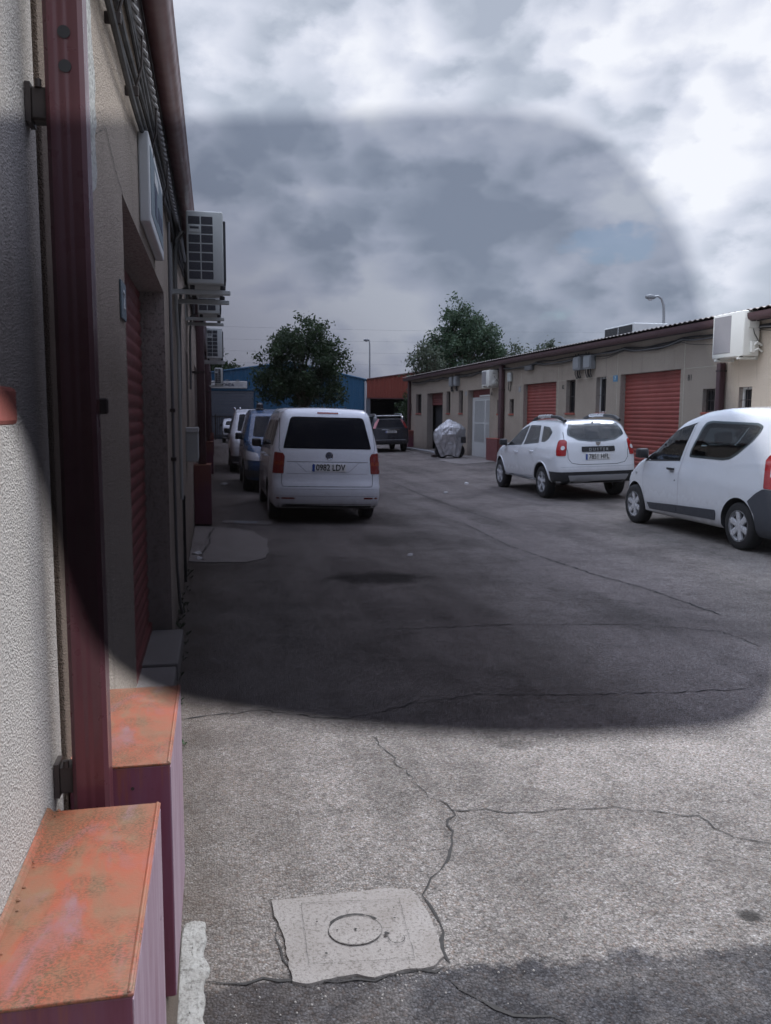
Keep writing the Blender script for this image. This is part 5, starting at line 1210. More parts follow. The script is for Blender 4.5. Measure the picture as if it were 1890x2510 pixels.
for fc in 'LR':
    B.decal('side_window', [(3.02, 1.05), (2.80, 1.22), (2.42, 1.42), (2.15, 1.50), (1.98, 1.53), (2.12, 1.09)], fc, 'window_tint', 0.004, 0.03)
    B.decal('side_window', [(2.02, 1.10), (1.92, 1.53), (1.32, 1.53), (1.18, 1.16)], fc, 'window_tint', 0.004, 0.03)
    B.decal('side_window', [(1.06, 1.19), (1.16, 1.52), (0.82, 1.50), (0.62, 1.40), (0.70, 1.26), (0.86, 1.19)], fc, 'window_tint', 0.004, 0.04)
    B.gaps([[(3.12, 1.06), (3.42, 0.98), (3.40, 0.63), (3.25, 0.42)], [(2.08, 1.53), (2.17, 1.08), (2.25, 0.87), (2.24, 0.6), (2.20, 0.42)], [(1.22, 1.53), (1.12, 1.16), (1.30, 0.92), (1.36, 0.75)], [(2.22, 0.42), (3.2, 0.41)], [(1.38, 0.44), (2.2, 0.42)]], fc, 'gap_shade_grey', 0.004)
    B.decal('sill_trim', [(1.36, 0.355), (3.15, 0.355), (3.15, 0.40), (1.36, 0.40)], fc, 'rail_silver', 0.035, 0.01)
    sg = -1 if fc == 'L' else 1
    # flared wheel arches
    for y in (0.90, 3.57):
        fl = MB(); P_ = []
        for i in range(17):
            a = PI*(0.02+0.96*i/16); q = B.proj(y+0.44*math.cos(a), 0.345+0.44*math.sin(a), fc)
            if q: P_.append((q[0].x+sg*0.0, q[0].y, q[0].z))
        fl.tube(P_, 0.016, 8); fl.build('wheel_arch', 'car_white', B.root, smooth=True, world=False)
    rl = MB(); Q = []
    for i, (y, z) in enumerate([(2.15, 1.575), (2.0, 1.63), (1.75, 1.69), (1.5, 1.705), (1.0, 1.705), (0.7, 1.695), (0.5, 1.67), (0.32, 1.615)]): Q.append((sg*0.60, y, z))
    rl.tube([(x, y, z+0.012) for x, y, z in Q], [0.02, 0.036, 0.038, 0.034, 0.034, 0.038, 0.045, 0.035], 8); ro = rl.build('roof_rail', 'plastic_black', B.root, smooth=True, world=False)
    rl = MB(); rl.tube([(sg*0.60, 1.72, 1.71), (sg*0.60, 1.4, 1.724), (sg*0.60, 1.0, 1.724)], 0.040, 8); rl.build('rail_tube', 'rail_silver', ro, smooth=True, world=False)
B.handle(2.38, 0.93, 'car_white'); B.handle(1.45, 0.98, 'car_white'); B.mirror(3.08, 1.09)
m = MB(); m.tube([(0.0, 2.0, 1.64), (0.0, 1.75, 1.80)], 0.004, 6); m.build('aerial', 'plastic_black', B.root, world=False)
m = MB(); m.rbox((-0.02, 0.30, 1.585), (0.02, 0.34, 1.61), 0.005); m.build('wiper_cap', 'plastic_black', B.root, world=False)

# --- white van at the right edge
Car.spokes = 6
D = Car('parked_car', 'white high-roofed leisure van cut off at the right edge', (7.55, 8.72, gz(7.5)), 0, -1.2, 4.36, 1.76, 0.22,
        [(0, 1.80), (0.5, 1.83), (1.5, 1.84), (2.0, 1.80), (2.6, 1.66), (3.3, 1.25), (3.65, 1.12), (4.0, 1.0), (4.36, 0.78)],
        [(0.2, 0.02), (0.3, -0.04), (0.7, -0.05), (0.8, 0.02), (1.2, 0.05), (1.5, 0.12), (1.8, 0.2)],
        [(0.2, -0.03), (0.6, 0.03), (0.9, -0.05)], [(0.2, 0.955), (0.45, 1.0), (0.8, 1.0), (1.1, 0.98), (1.3, 0.95), (1.6, 0.88), (1.8, 0.82)], 'car_white', (1.02, 3.83), 0.315, 0.375,
        cabin=dict(side=[(0.32, 1.0), (3.35, 1.0), (3.15, 1.16), (2.45, 1.60), (0.5, 1.68)], half=(0.77, 0.67),
                   LR=[[(2.18, 1.19), (2.16, 1.27), (1.99, 1.56), (1.93, 1.625), (1.81, 1.65), (0.82, 1.63), (0.73, 1.60), (0.76, 1.54), (0.87, 1.43), (1.10, 1.285), (1.26, 1.21), (1.4, 1.185)], [(3.38, 1.09), (3.22, 1.19), (3.02, 1.30), (2.74, 1.45), (2.52, 1.525), (2.29, 1.58), (2.47, 1.13)]],
                   B=[[(-0.60, 1.24), (0.60, 1.24), (0.54, 1.60), (-0.54, 1.60)]], F=[[(-0.58, 1.26), (0.58, 1.26), (0.5, 1.56), (-0.5, 1.56)]]))
for fc in 'LR':
    D.decal('side_window', [(2.22, 1.16), (2.20, 1.26), (2.02, 1.58), (1.95, 1.655), (1.82, 1.68), (0.80, 1.66), (0.68, 1.62), (0.72, 1.54), (0.84, 1.42), (1.08, 1.26), (1.24, 1.18), (1.4, 1.155)], fc, 'window_clear', 0.004, 0.04)
    D.decal('side_window', [(3.44, 1.07), (3.25, 1.2), (3.03, 1.33), (2.74, 1.48), (2.50, 1.56), (2.24, 1.62), (2.44, 1.11)], fc, 'window_clear', 0.004, 0.03)
    D.decal('window_seal', [(3.48, 1.04), (3.25, 1.215), (3.02, 1.352), (2.74, 1.505), (2.50, 1.585), (2.20, 1.645), (2.18, 1.655), (2.19, 1.63), (2.22, 1.62), (2.5, 1.56), (2.74, 1.48), (3.03, 1.33), (3.25, 1.2), (3.44, 1.07), (2.44, 1.11), (2.45, 1.09)], fc, 'plastic_black', 0.003)
    D.decal('side_moulding', [(3.36, 0.40), (2.51, 0.44), (2.51, 0.315), (3.30, 0.30)], fc, 'plastic_grey', 0.014, 0.01)
    D.decal('side_moulding', [(2.49, 0.44), (1.52, 0.475), (1.50, 0.44), (1.53, 0.335), (2.49, 0.315)], fc, 'plastic_grey', 0.014, 0.01)
    D.decal('rear_bumper_side', [(0.22, 0.23), (0.62, 0.23), (0.66, 0.5), (0.80, 0.665), (0.64, 0.78), (0.52, 0.84), (0.22, 0.84)], fc, 'plastic_grey', 0.012, 0.01)
    cf = 'BL' if fc == 'L' else 'BR'; mp_ = (lambda p: p) if fc == 'L' else mirror_poly
    tl = D.decal('tail_light', mp_([(-0.97, 0.85), (-0.50, 0.85), (-0.50, 1.25), (-0.90, 1.27), (-0.955, 1.2)]), cf, 'lamp_red', 0.012, 0.02)
    D.decal('reverse_lamp', mp_([(-0.88, 1.00), (-0.66, 1.00), (-0.66, 1.11), (-0.87, 1.11)]), cf, 'lamp_clear', 0.016, 0.01, parent=tl)
    D.decal('pillar_glass', mp_([(-0.86, 1.29), (-0.56, 1.29), (-0.52, 1.60), (-0.60, 1.65), (-0.74, 1.58), (-0.84, 1.4)]), cf, 'glass_dark', 0.006, 0.03)
    D.decal('rear_bumper', mp_([(-0.80, 0.23), (-0.50, 0.23), (-0.50, 0.84), (-0.80, 0.84)]), cf, 'plastic_grey', 0.013, 0.0)
    D.gaps([[(3.46, 1.04), (3.53, 0.85), (3.52, 0.68), (3.47, 0.46), (3.34, 0.27)], [(2.16, 1.66), (2.37, 1.12), (2.46, 0.92), (2.47, 0.58), (2.46, 0.27)], [(3.9, 1.02), (3.5, 1.07)]], fc, 'gap_shade_grey', 0.004)
    D.decal('repeater', [(3.83, 0.82), (3.77, 0.82), (3.77, 0.85), (3.83, 0.85)], fc, 'lamp_steel', 0.006, 0.008)
    D.decal('front_bumper_side', [(4.20, 0.22), (4.36, 0.22), (4.36, 0.62), (4.24, 0.6)], fc, 'plastic_grey', 0.008)
    D.decal('headlight', [(4.05, 0.80), (4.3, 0.74), (4.3, 0.90), (4.12, 0.95)], fc, 'lamp_clear', 0.006, 0.02)
    q = D.proj(2.56, 0.80, fc)[0]
m = MB(); q = D.proj(2.56, 0.80, 'L')[0]; m.lathe([(0.002, 0.012), (-0.006, 0.010), (-0.006, 0.001)], 'X', tuple(q), 12); m.build('key_lock', 'plastic_black', D.root, world=False)
m = MB(); q = D.proj(2.65, 0.94, 'L')[0]; m.disc((q.x-0.002, 2.65, 0.93), 0.055, 'X', 20, rr=0.032); m.build('handle_cup', 'gap_shade_grey', D.root, world=False)
D.handle(2.66, 0.965, 'plastic_black', w=0.075); D.mirror(3.44, 1.13)
D.decal('windscreen', [(-0.64, 1.22), (0.64, 1.22), (0.56, 1.62), (-0.56, 1.62)], 'F', 'window_clear', 0.004, 0.03); D.decal('rear_window', [(-0.66, 1.2), (0.66, 1.2), (0.6, 1.64), (-0.6, 1.64)], 'B', 'window_tint', 0.004, 0.03); D.decal('rear_bumper', [(-0.76, 0.23), (0.76, 0.23), (0.76, 0.68), (-0.76, 0.68)], 'B', 'plastic_grey', 0.02, 0.02); D.plate(0, 0.8, '')

def seats(c, yf, yr, zt):
    for x in (-0.34, 0.34):
        m = MB(); m.rbox((x-0.23, yf, 0.96), (x+0.23, yf+0.16, zt-0.16), 0.05, seg=2); m.rbox((x-0.13, yf-0.02, zt-0.13), (x+0.13, yf+0.09, zt+0.03), 0.04, seg=2); m.build('seat', 'seat_grey', c.root, smooth=True, world=False, angle=60)
    m = MB(); m.rbox((-0.60, yr, 0.96), (0.60, yr+0.15, zt-0.22), 0.05, seg=2)
    for x in (-0.36, 0.0, 0.36): m.rbox((x-0.12, yr-0.01, zt-0.20), (x+0.12, yr+0.08, zt-0.06), 0.04, seg=2)
    m.build('rear_seat', 'seat_grey', c.root, smooth=True, world=False, angle=60)
    m = MB(); m.lathe([(-0.012, 0.17), (0, 0.185), (0.012, 0.17), (0, 0.158), (-0.012, 0.17)], 'Y', (-0.34, yf+0.62, zt-0.30), 20); m.tube([(-0.5, yf+0.62, zt-0.30), (-0.18, yf+0.62, zt-0.30)], 0.02, 6); m.build('steering_wheel', 'plastic_black', c.root, smooth=True, world=False)
seats(B, 1.85, 1.05, 1.42); seats(D, 2.15, 1.25, 1.48)

# --- dark off-roader by the far right corner, seen from behind
Car.spokes = 5
E_ = Car('parked_car', 'black off-roader parked with its back to the camera at the far right corner', (7.95, 38.0, gz(7.95)), 0, -1.0, 4.5, 1.84, 0.36,
         [(0, 1.66), (0.4, 1.70), (2.2, 1.70), (2.7, 1.55), (3.4, 1.15), (4.5, 0.9)], [(0.3, 0.05), (0.5, -0.03), (0.75, 0.0), (1.1, 0.04), (1.65, 0.28)], [(0.3, 0), (0.9, -0.05)], [(0.3, 0.96), (0.6, 1.0), (1.1, 0.97), (1.65, 0.82)], 'car_dark', (0.9, 3.55), 0.36, 0.42)
E_.decal('rear_window', [(-0.66, 1.14), (0.66, 1.14), (0.58, 1.52), (-0.58, 1.52)], 'B', 'glass_dark', 0.006, 0.04)
for m_ in (1, -1):
    p_ = [(-0.66, 1.10), (-0.56, 1.10), (-0.52, 1.52), (-0.57, 1.56), (-0.64, 1.35)]; E_.decal('tail_light', p_ if m_ == 1 else mirror_poly(p_), 'BL' if m_ == 1 else 'BR', 'lamp_pink' if m_ == 1 else 'lamp_dark_red', 0.012, 0.03)
E_.decal('chrome_strip', [(-0.42, 1.035), (0.42, 1.035), (0.42, 1.065), (-0.42, 1.065)], 'B', 'chrome', 0.016); E_.plate(0.02, 0.95, '6428 JBN', 0.52, 0.11); E_.decal('bumper_strip', [(-0.7, 0.57), (0.7, 0.57), (0.7, 0.59), (-0.7, 0.59)], 'B', 'skid_grey', 0.01)
m = MB(); m.rbox((-0.60, 0.16, 1.665), (0.60, 0.40, 1.70), 0.014, seg=2); m.build('spoiler', 'white_metal', E_.root, world=False)
for sg in (-1, 1):
    m = MB(); m.tube([(sg*0.62, 0.5, 1.70), (sg*0.62, 0.6, 1.76), (sg*0.62, 2.0, 1.76), (sg*0.62, 2.1, 1.70)], 0.02, 8); m.build('roof_rail', 'rail_silver', E_.root, smooth=True, world=False)
E_.mirror(2.95, 1.1, 'chrome')
for fc in 'LR': E_.decal('side_window', [(0.5, 1.15), (3.1, 1.1), (2.5, 1.5), (0.6, 1.5)], fc, 'glass_dark', 0.005, 0.05)

# --- vehicles facing the camera in the left row (built nose first, turned round)
def facing(name, label, x, y, paint, L, W, H, xtra=None, hood=1.15):
    c = Car(name, label, (x, y+L, gz(x)), 180, -1.2, L, W, 0.26, [(0, H-0.04), (0.4, H), (L-2.0, H), (L-1.5, H-0.12), (L-0.85, hood), (L-0.3, hood-0.12), (L, hood-0.3)],
            [(0.3, 0.0), (1.0, 0.02), (1.7, 0.1)], [(0.2, -0.03), (0.6, 0.03), (0.9, -0.05)], LEANV, paint, (0.85, L-0.85), 0.33, 0.39)
    c.decal('windscreen', [(-0.66, hood+0.06), (0.66, hood+0.06), (0.58, H-0.15), (-0.58, H-0.15)], 'F', 'glass_dark', 0.006, 0.05)
    for fc in 'LR':
        c.decal('side_window', [(L-1.15, hood+0.02), (L-1.62, H-0.22), (L-2.1, H-0.18), (L-2.1, hood+0.0)], fc, 'glass_dark', 0.005, 0.04)
        c.decal('side_window', [(L-2.2, hood), (L-2.2, H-0.18), (0.5, H-0.18), (0.5, hood)], fc, 'glass_dark', 0.005, 0.04)
        c.gaps([[(L-2.15, H-0.16), (L-2.15, 0.45)], [(L-1.05, hood), (L-1.1, 0.5)]], fc)
    for sg in (-1, 1):
        p_ = [(-0.84, 0.72), (-0.55, 0.70), (-0.58, 0.86), (-0.84, 0.92)]; c.decal('headlight', p_ if sg < 0 else mirror_poly(p_), 'F', 'lamp_clear', 0.008, 0.03)
    c.decal('front_bumper', [(-0.84, 0.27), (0.84, 0.27), (0.84, 0.5), (-0.84, 0.5)], 'F', 'plastic_grey', 0.01, 0.02); c.decal('radiator_grille', [(-0.45, 0.66), (0.45, 0.66), (0.45, 0.8), (-0.45, 0.8)], 'F', 'plastic_black', 0.01, 0.02)
    c.mirror(L-1.15, hood+0.03, 'plastic_black'); c.handle(L-2.0, 0.98, 'plastic_black')
    return c
V1 = facing('parked_car', 'blue van with a dark roof beacon squeezed in behind the white people carrier', 1.46, 18.3, 'car_blue', 4.3, 1.80, 1.82)
bc = MB(); bc.lathe([(0, 0.10), (0.03, 0.10), (0.04, 0.085), (0.13, 0.08), (0.165, 0.05), (0.17, 0.001)], 'Z', (0.46, 2.3, 1.82), 20); bc.build('beacon', 'beacon', V1.root, smooth=True, world=False)
V2 = facing('parked_car', 'white van with roof fittings facing the camera beyond the blue van', 1.27, 24.6, 'car_white', 4.6, 1.80, 1.86)
m = MB()
for x in (0.72, 0.55): m.lathe([(0, 0.03), (0.06, 0.035), (0.09, 0.001)], 'Z', (x, 2.6, 1.84), 12)
m.build('roof_fitting', 'chrome', V2.root, smooth=True, world=False)
V3 = facing('parked_car', 'small white car facing the camera, farthest in the left row', 1.22, 51, 'car_white', 4.0, 1.7, 1.45, hood=1.0)

# ================================================================= covered motorbike and loose pole
mb_ = thing('covered_motorcycle', 'motorcycle under a crumpled silver cover by the right warehouse', 'motorcycle', (9.1, 32.1, gz(9.1)))
from mathutils import noise as mn
LT = [(0.0, 0.40), (0.12, 0.47), (0.4, 0.58), (0.65, 0.63), (0.8, 0.56), (0.92, 0.36), (1.0, 0.10)]
RT = [(0.0, 0.36), (0.2, 0.42), (0.45, 0.55), (0.7, 0.60), (0.86, 0.56), (0.93, 0.40), (1.0, 0.10)]
DP = [(0.0, 0.34), (0.3, 0.42), (0.6, 0.50), (0.8, 0.44), (0.93, 0.26), (1.0, 0.05)]
bm = bmesh.new(); NU, NV = 110, 60; vv = []
for j in range(NV+1):
    h = j/NV
    for i in range(NU):
        a = 2*PI*i/NU; ca, sa = math.cos(a), math.sin(a)
        rx = interp(RT, h) if ca > 0 else interp(LT, h); ry = interp(DP, h)
        rad = 1.0/((abs(ca)**2.6+abs(sa)**2.6)**(1/2.6))
        # hanging folds sharpen towards the hem; crumples everywhere
        f_ = -abs(math.sin(4.5*a+1.6*h+2*mn.noise(Vector((ca*1.5, sa*1.5, h*1.2)))))*0.15*(1.05-h)+0.05
        f_ += 0.16*(mn.noise(Vector((ca*1.9, sa*1.9, h*2.6+4)))-0.0)+0.07*(abs(mn.noise(Vector((ca*5, sa*5, h*6)))))
        x = ca*rx*rad*(1+f_); y = sa*ry*rad*(1+f_)
        z = 0.10+1.42*h-0.22*(max(0, x)*h)-0.42*max(0, -x-0.12)*h*h+0.05*math.sin(3*a+1)*(1-h)+0.05*mn.noise(Vector((x*4, y*4, 2)))*h
        vv.append(bm.verts.new((x, y, z)))
for j in range(NV):
    for i in range(NU): bm.faces.new((vv[j*NU+i], vv[j*NU+(i+1) % NU], vv[(j+1)*NU+(i+1) % NU], vv[(j+1)*NU+i]))
bm.faces.new(vv[NV*NU:])
me = bpy.data.meshes.new('cover'); bm.to_mesh(me); bm.free(); me.materials.append(MATS['cover_silver'])
for p in me.polygons: p.use_smooth = True
o = bpy.data.objects.new('cover', me); COL.objects.link(o); o.parent = mb_
for x, y in ((-0.30, 0.1), (0.28, -0.1)):
    m = MB(); m.lathe([(-0.06, 0.16), (-0.07, 0.25), (-0.04, 0.29), (0.04, 0.29), (0.07, 0.25), (0.06, 0.16)], 'Y', (x, y, 0.29), 28); wl_ = m.build('wheel', 'rubber', mb_, smooth=True, world=False); m = MB(); m.lathe([(-0.03, 0.165), (0.03, 0.165)], 'Y', (x, y, 0.29), 28); m.lathe([(-0.05, 0.04), (0.05, 0.04)], 'Y', (x, y, 0.29), 12)
    for k in range(5): m.tube([(x, y, 0.29), (x+0.17*math.cos(k*1.257), y, 0.29+0.17*math.sin(k*1.257))], 0.012, 6)
    m.build('rim', 'iron_dark', wl_, world=False)
m = MB(); m.rbox((0.28, -0.585, 0.62), (0.48, -0.55, 0.86), 0.005); m.build('dark_patch', 'plastic_black', mb_, world=False)
m = MB(); m.tube([(0.0, -0.1, 0.3), (0.12, -0.32, 0.02)], 0.015, 6); m.build('stand', 'iron_dark', mb_, world=False)
pr = thing('metal_pole', 'long silver metal tube lying on the ground left of the covered motorcycle', 'pole', (9.8, 38, 0.05))
m = MB(); m.tube([(8.75, 32.6, 0.16), (9.1, 35, 0.13), (9.35, 41.0, 0.07)], 0.045, 10); m.build('tube', 'lamp_steel', pr, smooth=True)
m = MB(); m.rbox((8.62, 33.0, -0.03), (8.98, 33.2, 0.10), 0.01); m.rbox((9.2, 40.4, -0.03), (9.5, 40.6, 0.03), 0.01); m.build('support_block', 'wood_dark', pr)

# ================================================================= lamps, wires
def lamp(x, y, h, arm, lab):
    t = thing('street_lamp', lab, 'street lamp', (x, y, 0)); m = MB()
    m.tube([(x, y, 0), (x, y, h-0.75), (x-arm*0.06, y, h-0.35), (x-arm*0.28, y, h-0.1), (x-arm*0.6, y, h), (x-arm, y, h-0.02)], [0.075, 0.055, 0.05, 0.045, 0.04, 0.035], 8); m.build('pole', 'lamp_steel', t, smooth=True)
    m = MB(); m.lathe([(-0.24, 0.001), (-0.22, 0.06), (-0.05, 0.11), (0.12, 0.08), (0.2, 0.03)], 'X', (x-arm-0.12, y, h-0.04), 14); m.build('lamp_head', 'box_grey', t, smooth=True)
    m = MB(); m.lathe([(-0.1, 0.10), (-0.14, 0.08), (-0.16, 0.001)], 'Z', (x-arm-0.14, y, h-0.02), 12); m.build('lamp_bowl', 'lamp_clear', t, smooth=True)
lamp(16.95, 30, 6.25, 0.45, 'curved steel street lamp above the roof of the right warehouse')
lamp(11.42, 62.6, 7.3, 0.12, 'thin distant street lamp between the two trees')
pw = thing('power_line', 'faint power wires crossing the sky beyond the trees', 'wires', (10, 110, 8))
for z0, z1 in ((11.4, 12.2), (10.0, 10.6), (8.6, 9.0), (13.0, 13.6)):
    m = MB(); P_ = [(-30+100*i/24, 110, z0+(z1-z0)*i/24-0.5*math.sin(PI*i/24)) for i in range(25)]; m.tube(P_, 0.010, 5); m.build('wire', 'box_grey', pw)
for x in (-30, 70):
    m = MB(); m.tube([(x, 110, 0), (x, 110, 14)], [0.25, 0.15], 8); m.build('mast', 'lamp_steel', pw, smooth=True)

# ================================================================= trees
def tree(lab, x, y, lobes, ncl, nl, ls, mat, trunk_r=0.16, fork=1.2, seed=1, spread=0.28, zmin=None):
    rg = np.random.default_rng(seed); rnd = random.Random(seed)
    t = thing('tree', lab, 'tree', (x, y, gz(x)))
    cz = np.mean([l[2] for l in lobes]); m = MB()
    m.tube([(x, y, -0.1), (x+0.05, y, fork*0.5), (x, y, fork), (x+0.05, y, cz*0.8)], [trunk_r*1.25, trunk_r, trunk_r*0.85, trunk_r*0.4], 9)
    tips = []; vol = np.array([l[3]*l[4]*l[5] for l in lobes]); pr_ = vol/vol.sum()
    for k in range(ncl):
        l = lobes[rg.choice(len(lobes), p=pr_)]
        d = rg.normal(size=3); d /= np.linalg.norm(d); rad = rg.uniform(0.25, 1.0)**0.45
        rad *= 1+rg.uniform(-0.12, 0.20)
        c = np.array([x+l[0]+d[0]*l[3]*rad, y+l[1]+d[1]*l[4]*rad, l[2]+d[2]*l[5]*rad]); tips.append(c)
    for k in range(min(46, ncl)):
        c = tips[k]; st = Vector((x, y, rnd.uniform(fork*0.9, cz*0.8))); e_ = Vector(c); mid = st.lerp(e_, 0.5)+Vector((rnd.uniform(-.2, .2), rnd.uniform(-.2, .2), 0.12))
        m.tube([st, mid, e_], [trunk_r*0.32, trunk_r*0.16, 0.008], 5)
    m.build('trunk', 'bark', t, smooth=True)
    tot = ncl*nl; C = np.repeat(np.array(tips), nl, 0)+rg.normal(size=(tot, 3))*np.array([spread, spread, spread*0.8])
    if zmin is not None: C[:, 2] = np.maximum(C[:, 2], zmin+rg.uniform(0, 0.5, tot))
    a = rg.normal(size=(tot, 3)); a /= np.linalg.norm(a, axis=1, keepdims=True); b = np.cross(a, rg.normal(size=(tot, 3))); b /= np.linalg.norm(b, axis=1, keepdims=True)
    s_ = ls*rg.uniform(0.6, 1.35, (tot, 1)); V = np.empty((tot, 4, 3)); V[:, 0] = C-a*s_; V[:, 1] = C+b*s_*0.42; V[:, 2] = C+a*s_; V[:, 3] = C-b*s_*0.42
    V -= np.array([x, y, gz(x)])
    me = bpy.data.meshes.new('crown'); me.vertices.add(tot*4); me.vertices.foreach_set('co', V.reshape(-1)); me.loops.add(tot*4); me.loops.foreach_set('vertex_index', np.arange(tot*4, dtype=np.int32))
    me.polygons.add(tot); me.polygons.foreach_set('loop_start', np.arange(0, tot*4, 4, dtype=np.int32)); me.polygons.foreach_set('loop_total', np.full(tot, 4, dtype=np.int32)); me.update(); me.materials.append(MATS[mat])
    o = bpy.data.objects.new('crown', me); COL.objects.link(o); o.parent = t
    return t
tree('dark rounded tree standing in the middle of the far end of the alley', 4.85, 47, [(-0.3, 0, 4.4, 2.1, 2.0, 1.9), (-1.1, 0, 5.3, 1.1, 1.2, 1.0), (0.2, 0, 6.0, 1.25, 1.2, 1.15), (1.4, 0, 5.2, 1.0, 1.0, 0.9), (1.6, 0, 3.9, 1.25, 1.3, 1.2), (-1.6, 0, 3.5, 1.2, 1.3, 1.1), (0.3, 0, 3.0, 2.0, 1.8, 0.9)], 300, 62, 0.105, 'leaf_dark', 0.18, 1.9, 3, 0.21)
tree('tall full green tree rising behind the right warehouse roof', 16.9, 56, [(0, 0, 5.6, 2.5, 2.4, 2.4), (-0.3, 0, 7.6, 1.5, 1.5, 1.5), (-0.6, 0, 8.6, 0.8, 0.8, 0.9), (1.2, 0, 6.6, 1.5, 1.5, 1.4), (-1.4, 0, 6.5, 1.1, 1.2, 1.2), (0.4, 0, 7.9, 0.9, 0.9, 0.9)], 290, 62, 0.12, 'leaf_mid', 0.22, 2.2, 4, 0.24)
tree('pale sparse tree left of the tall green tree above the orange roof', 12.6, 50, [(-0.4, 0, 4.9, 0.7, 0.7, 0.7), (0.3, 0, 5.3, 0.8, 0.8, 0.7), (0.5, 0, 4.6, 0.9, 0.9, 0.7), (-0.9, 0, 4.5, 0.5, 0.5, 0.4)], 52, 30, 0.12, 'leaf_pale', 0.1, 1.8, 5, 0.22)
tree('thin pale treetops just showing over the right warehouse roof', 21.3, 56, [(-1.0, 0, 5.7, 1.0, 0.8, 0.8), (0.5, 0, 5.9, 0.8, 0.8, 0.7), (1.6, 0, 6.0, 0.8, 0.7, 0.8)], 48, 34, 0.12, 'leaf_pale', 0.1, 2.5, 6, 0.22)
tree('dark conical tree beside the left wall end over the blue warehouse', 0.1, 66, [(0, 0, 4.5, 1.9, 1.5, 1.2), (-0.2, 0, 5.6, 1.2, 1.2, 0.9), (-0.5, 0, 6.6, 0.7, 0.7, 0.8)], 110, 60, 0.14, 'leaf_dark', 0.16, 2.2, 7)
tree('green bush growing by the far corner of the right warehouse', 12.05, 52, [(0, 0, 1.8, 0.75, 0.7, 0.9), (0.5, 0, 2.8, 0.6, 0.6, 0.6), (0.9, 0, 3.7, 0.5, 0.5, 0.4)], 46, 42, 0.10, 'leaf_dark', 0.08, 1.0, 8, 0.2)

# ================================================================= litter and loose stones
def litter(x, y, s_, lab, seed):
    bm = bmesh.new(); bmesh.ops.create_icosphere(bm, subdivisions=2, radius=s_); rnd = random.Random(seed)
    for v in bm.verts: v.co *= rnd.uniform(0.5, 1.2); v.co.z = max(0.002, v.co.z*0.6+s_*0.25)
    me = bpy.data.meshes.new('crumpled_paper'); bm.to_mesh(me); bm.free(); me.materials.append(MATS['paper']); o = bpy.data.objects.new('crumpled_paper', me); COL.objects.link(o); o.location = (x, y, gz(x)+0.002); o.rotation_euler = (0, 0, rnd.uniform(0, 6)); tag(o, lab, 'litter')
litter(6.26, 20.5, 0.07, 'white scrap of paper on the asphalt left of the off-road hatchback', 1)
litter(5.13, 18.4, 0.05, 'small white scrap of paper in the middle of the alley', 2)
litter(-0.25, 10.2, 0.06, 'crumpled white plastic at the wall foot on the concrete slab', 3)
litter(-0.22, 9.85, 0.045, 'smaller crumpled white plastic at the near edge of the concrete slab', 6)
litter(0.18, 20.4, 0.09, 'grey scrap on the ground beside the blue van', 4)
litter(2.34, 10.0, 0.035, 'tiny white scrap on the dark asphalt behind the people carrier', 5)
gv = MB(); rnd = random.Random(12)
for i in range(260):
    if i < 170: x = rnd.uniform(-0.05, 2.2); y = 2.33-0.02*math.sin(x*5)-abs(rnd.gauss(0, 0.09))
    else: x = rnd.uniform(-0.12, 0.25)-0; y = rnd.uniform(2.3, 6.5)
    r_ = rnd.uniform(0.0014, 0.0042); a = rnd.uniform(0, 3.1); z = gz(x)+0.0015
    pts = [(x+r_*rnd.uniform(.7, 1.3)*math.cos(a+k*PI/3), y+r_*rnd.uniform(.7, 1.3)*math.sin(a+k*PI/3), z) for k in range(6)]
    top = [(x+(p[0]-x)*0.6, y+(p[1]-y)*0.6, z+r_*0.8) for p in pts]; gv.add(pts+top, [(k, (k+1) % 6, 6+(k+1) % 6, 6+k) for k in range(6)]+[tuple(range(6, 12))])
o = gv.build('loose_gravel', 'stone_light', normals=False); o['kind'] = 'stuff'; o['label'] = 'small loose stones scattered on the near asphalt'; o['category'] = 'gravel'

wd = MB(); rnd = random.Random(31)
for i in range(70):
    y = rnd.choice((rnd.uniform(2.7, 7.5), rnd.uniform(6.3, 9.6), rnd.uniform(13.6, 24))); x = -0.33+abs(rnd.gauss(0, 0.035))+(0.07 if 3.4 < y < 6.3 else 0); h = rnd.uniform(0.015, 0.05)
    for k in range(rnd.randint(3, 7)):
        a = rnd.uniform(0, 2*PI); l = h*rnd.uniform(0.5, 1.2); w = 0.0025; dx, dy = math.cos(a), math.sin(a)
        wd.add([(x-dy*w, y+dx*w, 0), (x+dy*w, y-dx*w, 0), (x+dx*l*0.4+dy*w, y+dy*l*0.4-dx*w, l*0.8), (x+dx*l, y+dy*l, l*0.9)], [(0, 1, 2, 3)])
o = wd.build('weeds', 'leaf_mid', normals=False); o['kind'] = 'stuff'; o['label'] = 'small weeds sprouting along the foot of the left wall'; o['category'] = 'weeds'

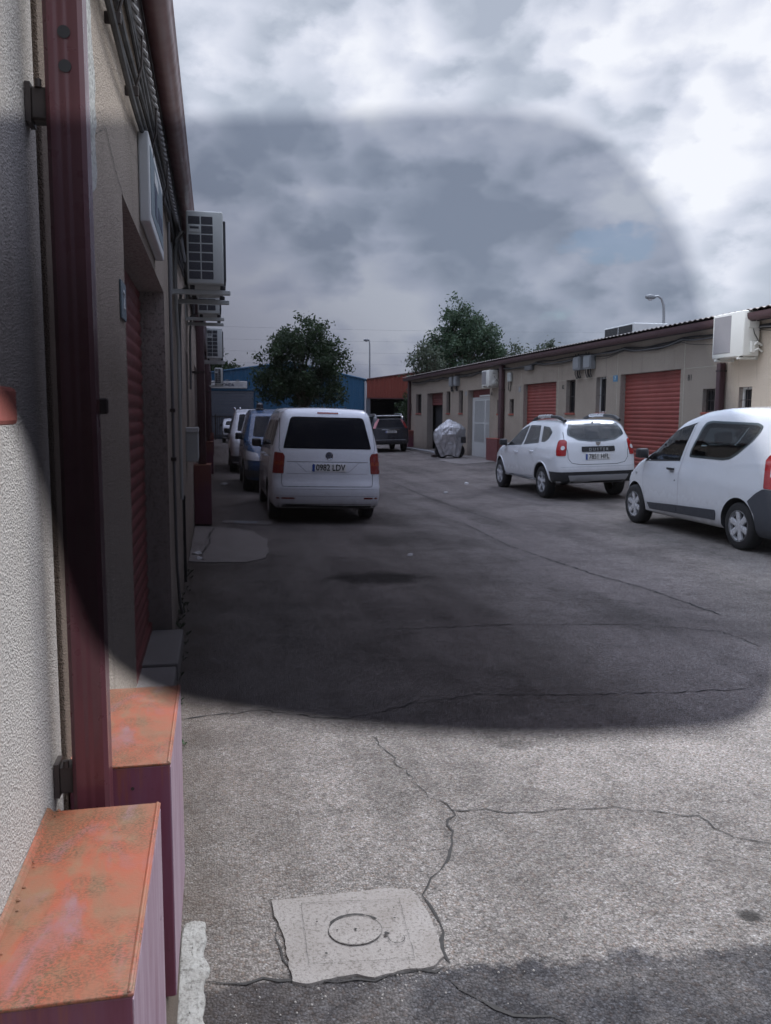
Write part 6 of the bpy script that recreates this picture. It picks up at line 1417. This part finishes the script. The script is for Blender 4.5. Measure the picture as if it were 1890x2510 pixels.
# ================================================================= the sunglasses lens held in front of the camera
def lens_mat():
    m = bpy.data.materials.new('lens_tint'); m.use_nodes = True; t = m.node_tree; t.nodes.clear(); MATS['lens_tint'] = m
    o = t.nodes.new('ShaderNodeOutputMaterial'); a = t.nodes.new('ShaderNodeBsdfTransparent'); gl = t.nodes.new('ShaderNodeBsdfGlossy'); gl.inputs['Roughness'].default_value = 0.02
    c = t.nodes.new('ShaderNodeTexCoord'); sp = t.nodes.new('ShaderNodeSeparateXYZ'); t.links.new(c.outputs['Object'], sp.inputs[0])
    # gradient tinted lens: density grows across the lens (object space, metres)
    gcoord = nmath(t, 'ADD', sp.outputs[1], nmath(t, 'MULTIPLY', sp.outputs[0], 0.70))
    fac = nmath(t, 'DIVIDE', nmath(t, 'ADD', gcoord, 0.020), 0.042)
    col = nramp(t, fac, [(0.0, (0.25, 0.255, 0.285)), (0.24, (0.278, 0.278, 0.305)), (0.40, (0.328, 0.328, 0.358)), (0.52, (0.445, 0.45, 0.49)), (0.67, (0.545, 0.555, 0.60)), (0.80, (0.64, 0.655, 0.69)), (1.0, (0.69, 0.71, 0.745))])
    t.links.new(col, a.inputs[0]); x = t.nodes.new('ShaderNodeMixShader'); x.inputs[0].default_value = 0.004
    t.links.new(a.outputs[0], x.inputs[1]); t.links.new(gl.outputs[0], x.inputs[2]); t.links.new(x.outputs[0], o.inputs[0])
lens_mat()
# outline in millimetres in the plane of the lens
LP = [(-31.5, 26.2), (-25, 26.3), (-17.7, 26.6), (-7.7, 27.1), (3.2, 27.6), (8.2, 27.5), (11.3, 27.0), (13.9, 26.1), (16.8, 23.9), (19.2, 20.8), (21.0, 17.6), (22.0, 13.4), (23.2, 10.4), (24.5, 7.0), (26.2, 4.0), (26.9, 0.8), (27.3, -2.6), (27.4, -6.0), (27.1, -9.8), (26.4, -12.8), (24.8, -14.4), (22.1, -15.2), (15.5, -15.7), (8.9, -16.0), (2.2, -15.7), (-4.4, -15.1), (-11.0, -14.0), (-14.5, -13.4), (-18.9, -11.2), (-20.9, -8.5), (-22.2, -5.2), (-23.2, -1.9), (-24.2, 2.0), (-25.4, 5.8), (-27.5, 9.3), (-30.5, 12.2), (-33, 14.5), (-35.5, 17.5), (-36.5, 21), (-35, 25)]
DIST = 0.060
gl_root = thing('sunglasses_lens', 'grey gradient tinted sunglasses lens held just in front of the camera', 'sunglasses lens', tuple(Vector((0, 0, CAMH))+F0*DIST))
gl_root.rotation_euler = CAMM.to_euler()
bm = bmesh.new(); P_ = fillet([(x/1000, z/1000) for x, z in LP], 0.003, 3); f = bm.faces.new([bm.verts.new((x, y, 0)) for x, y in P_]); bmesh.ops.triangulate(bm, faces=[f])
for ax in (0, 1):
    for k in range(-10, 9):
        co = [0, 0, 0]; co[ax] = k*0.004; no = [0, 0, 0]; no[ax] = 1
        bmesh.ops.bisect_plane(bm, geom=bm.verts[:]+bm.edges[:]+bm.faces[:], plane_co=co, plane_no=no)
r_ = bmesh.ops.extrude_face_region(bm, geom=bm.faces[:])
for v in [g_ for g_ in r_['geom'] if isinstance(g_, bmesh.types.BMVert)]: v.co.z -= 0.0018
for v in bm.verts: v.co.z += (v.co.x**2+v.co.y**2)/(2*0.14)
bmesh.ops.recalc_face_normals(bm, faces=bm.faces[:])
me = bpy.data.meshes.new('lens'); bm.to_mesh(me); bm.free(); me.materials.append(MATS['lens_tint'])
for p in me.polygons: p.use_smooth = True
o = bpy.data.objects.new('lens', me); COL.objects.link(o); o.parent = gl_root
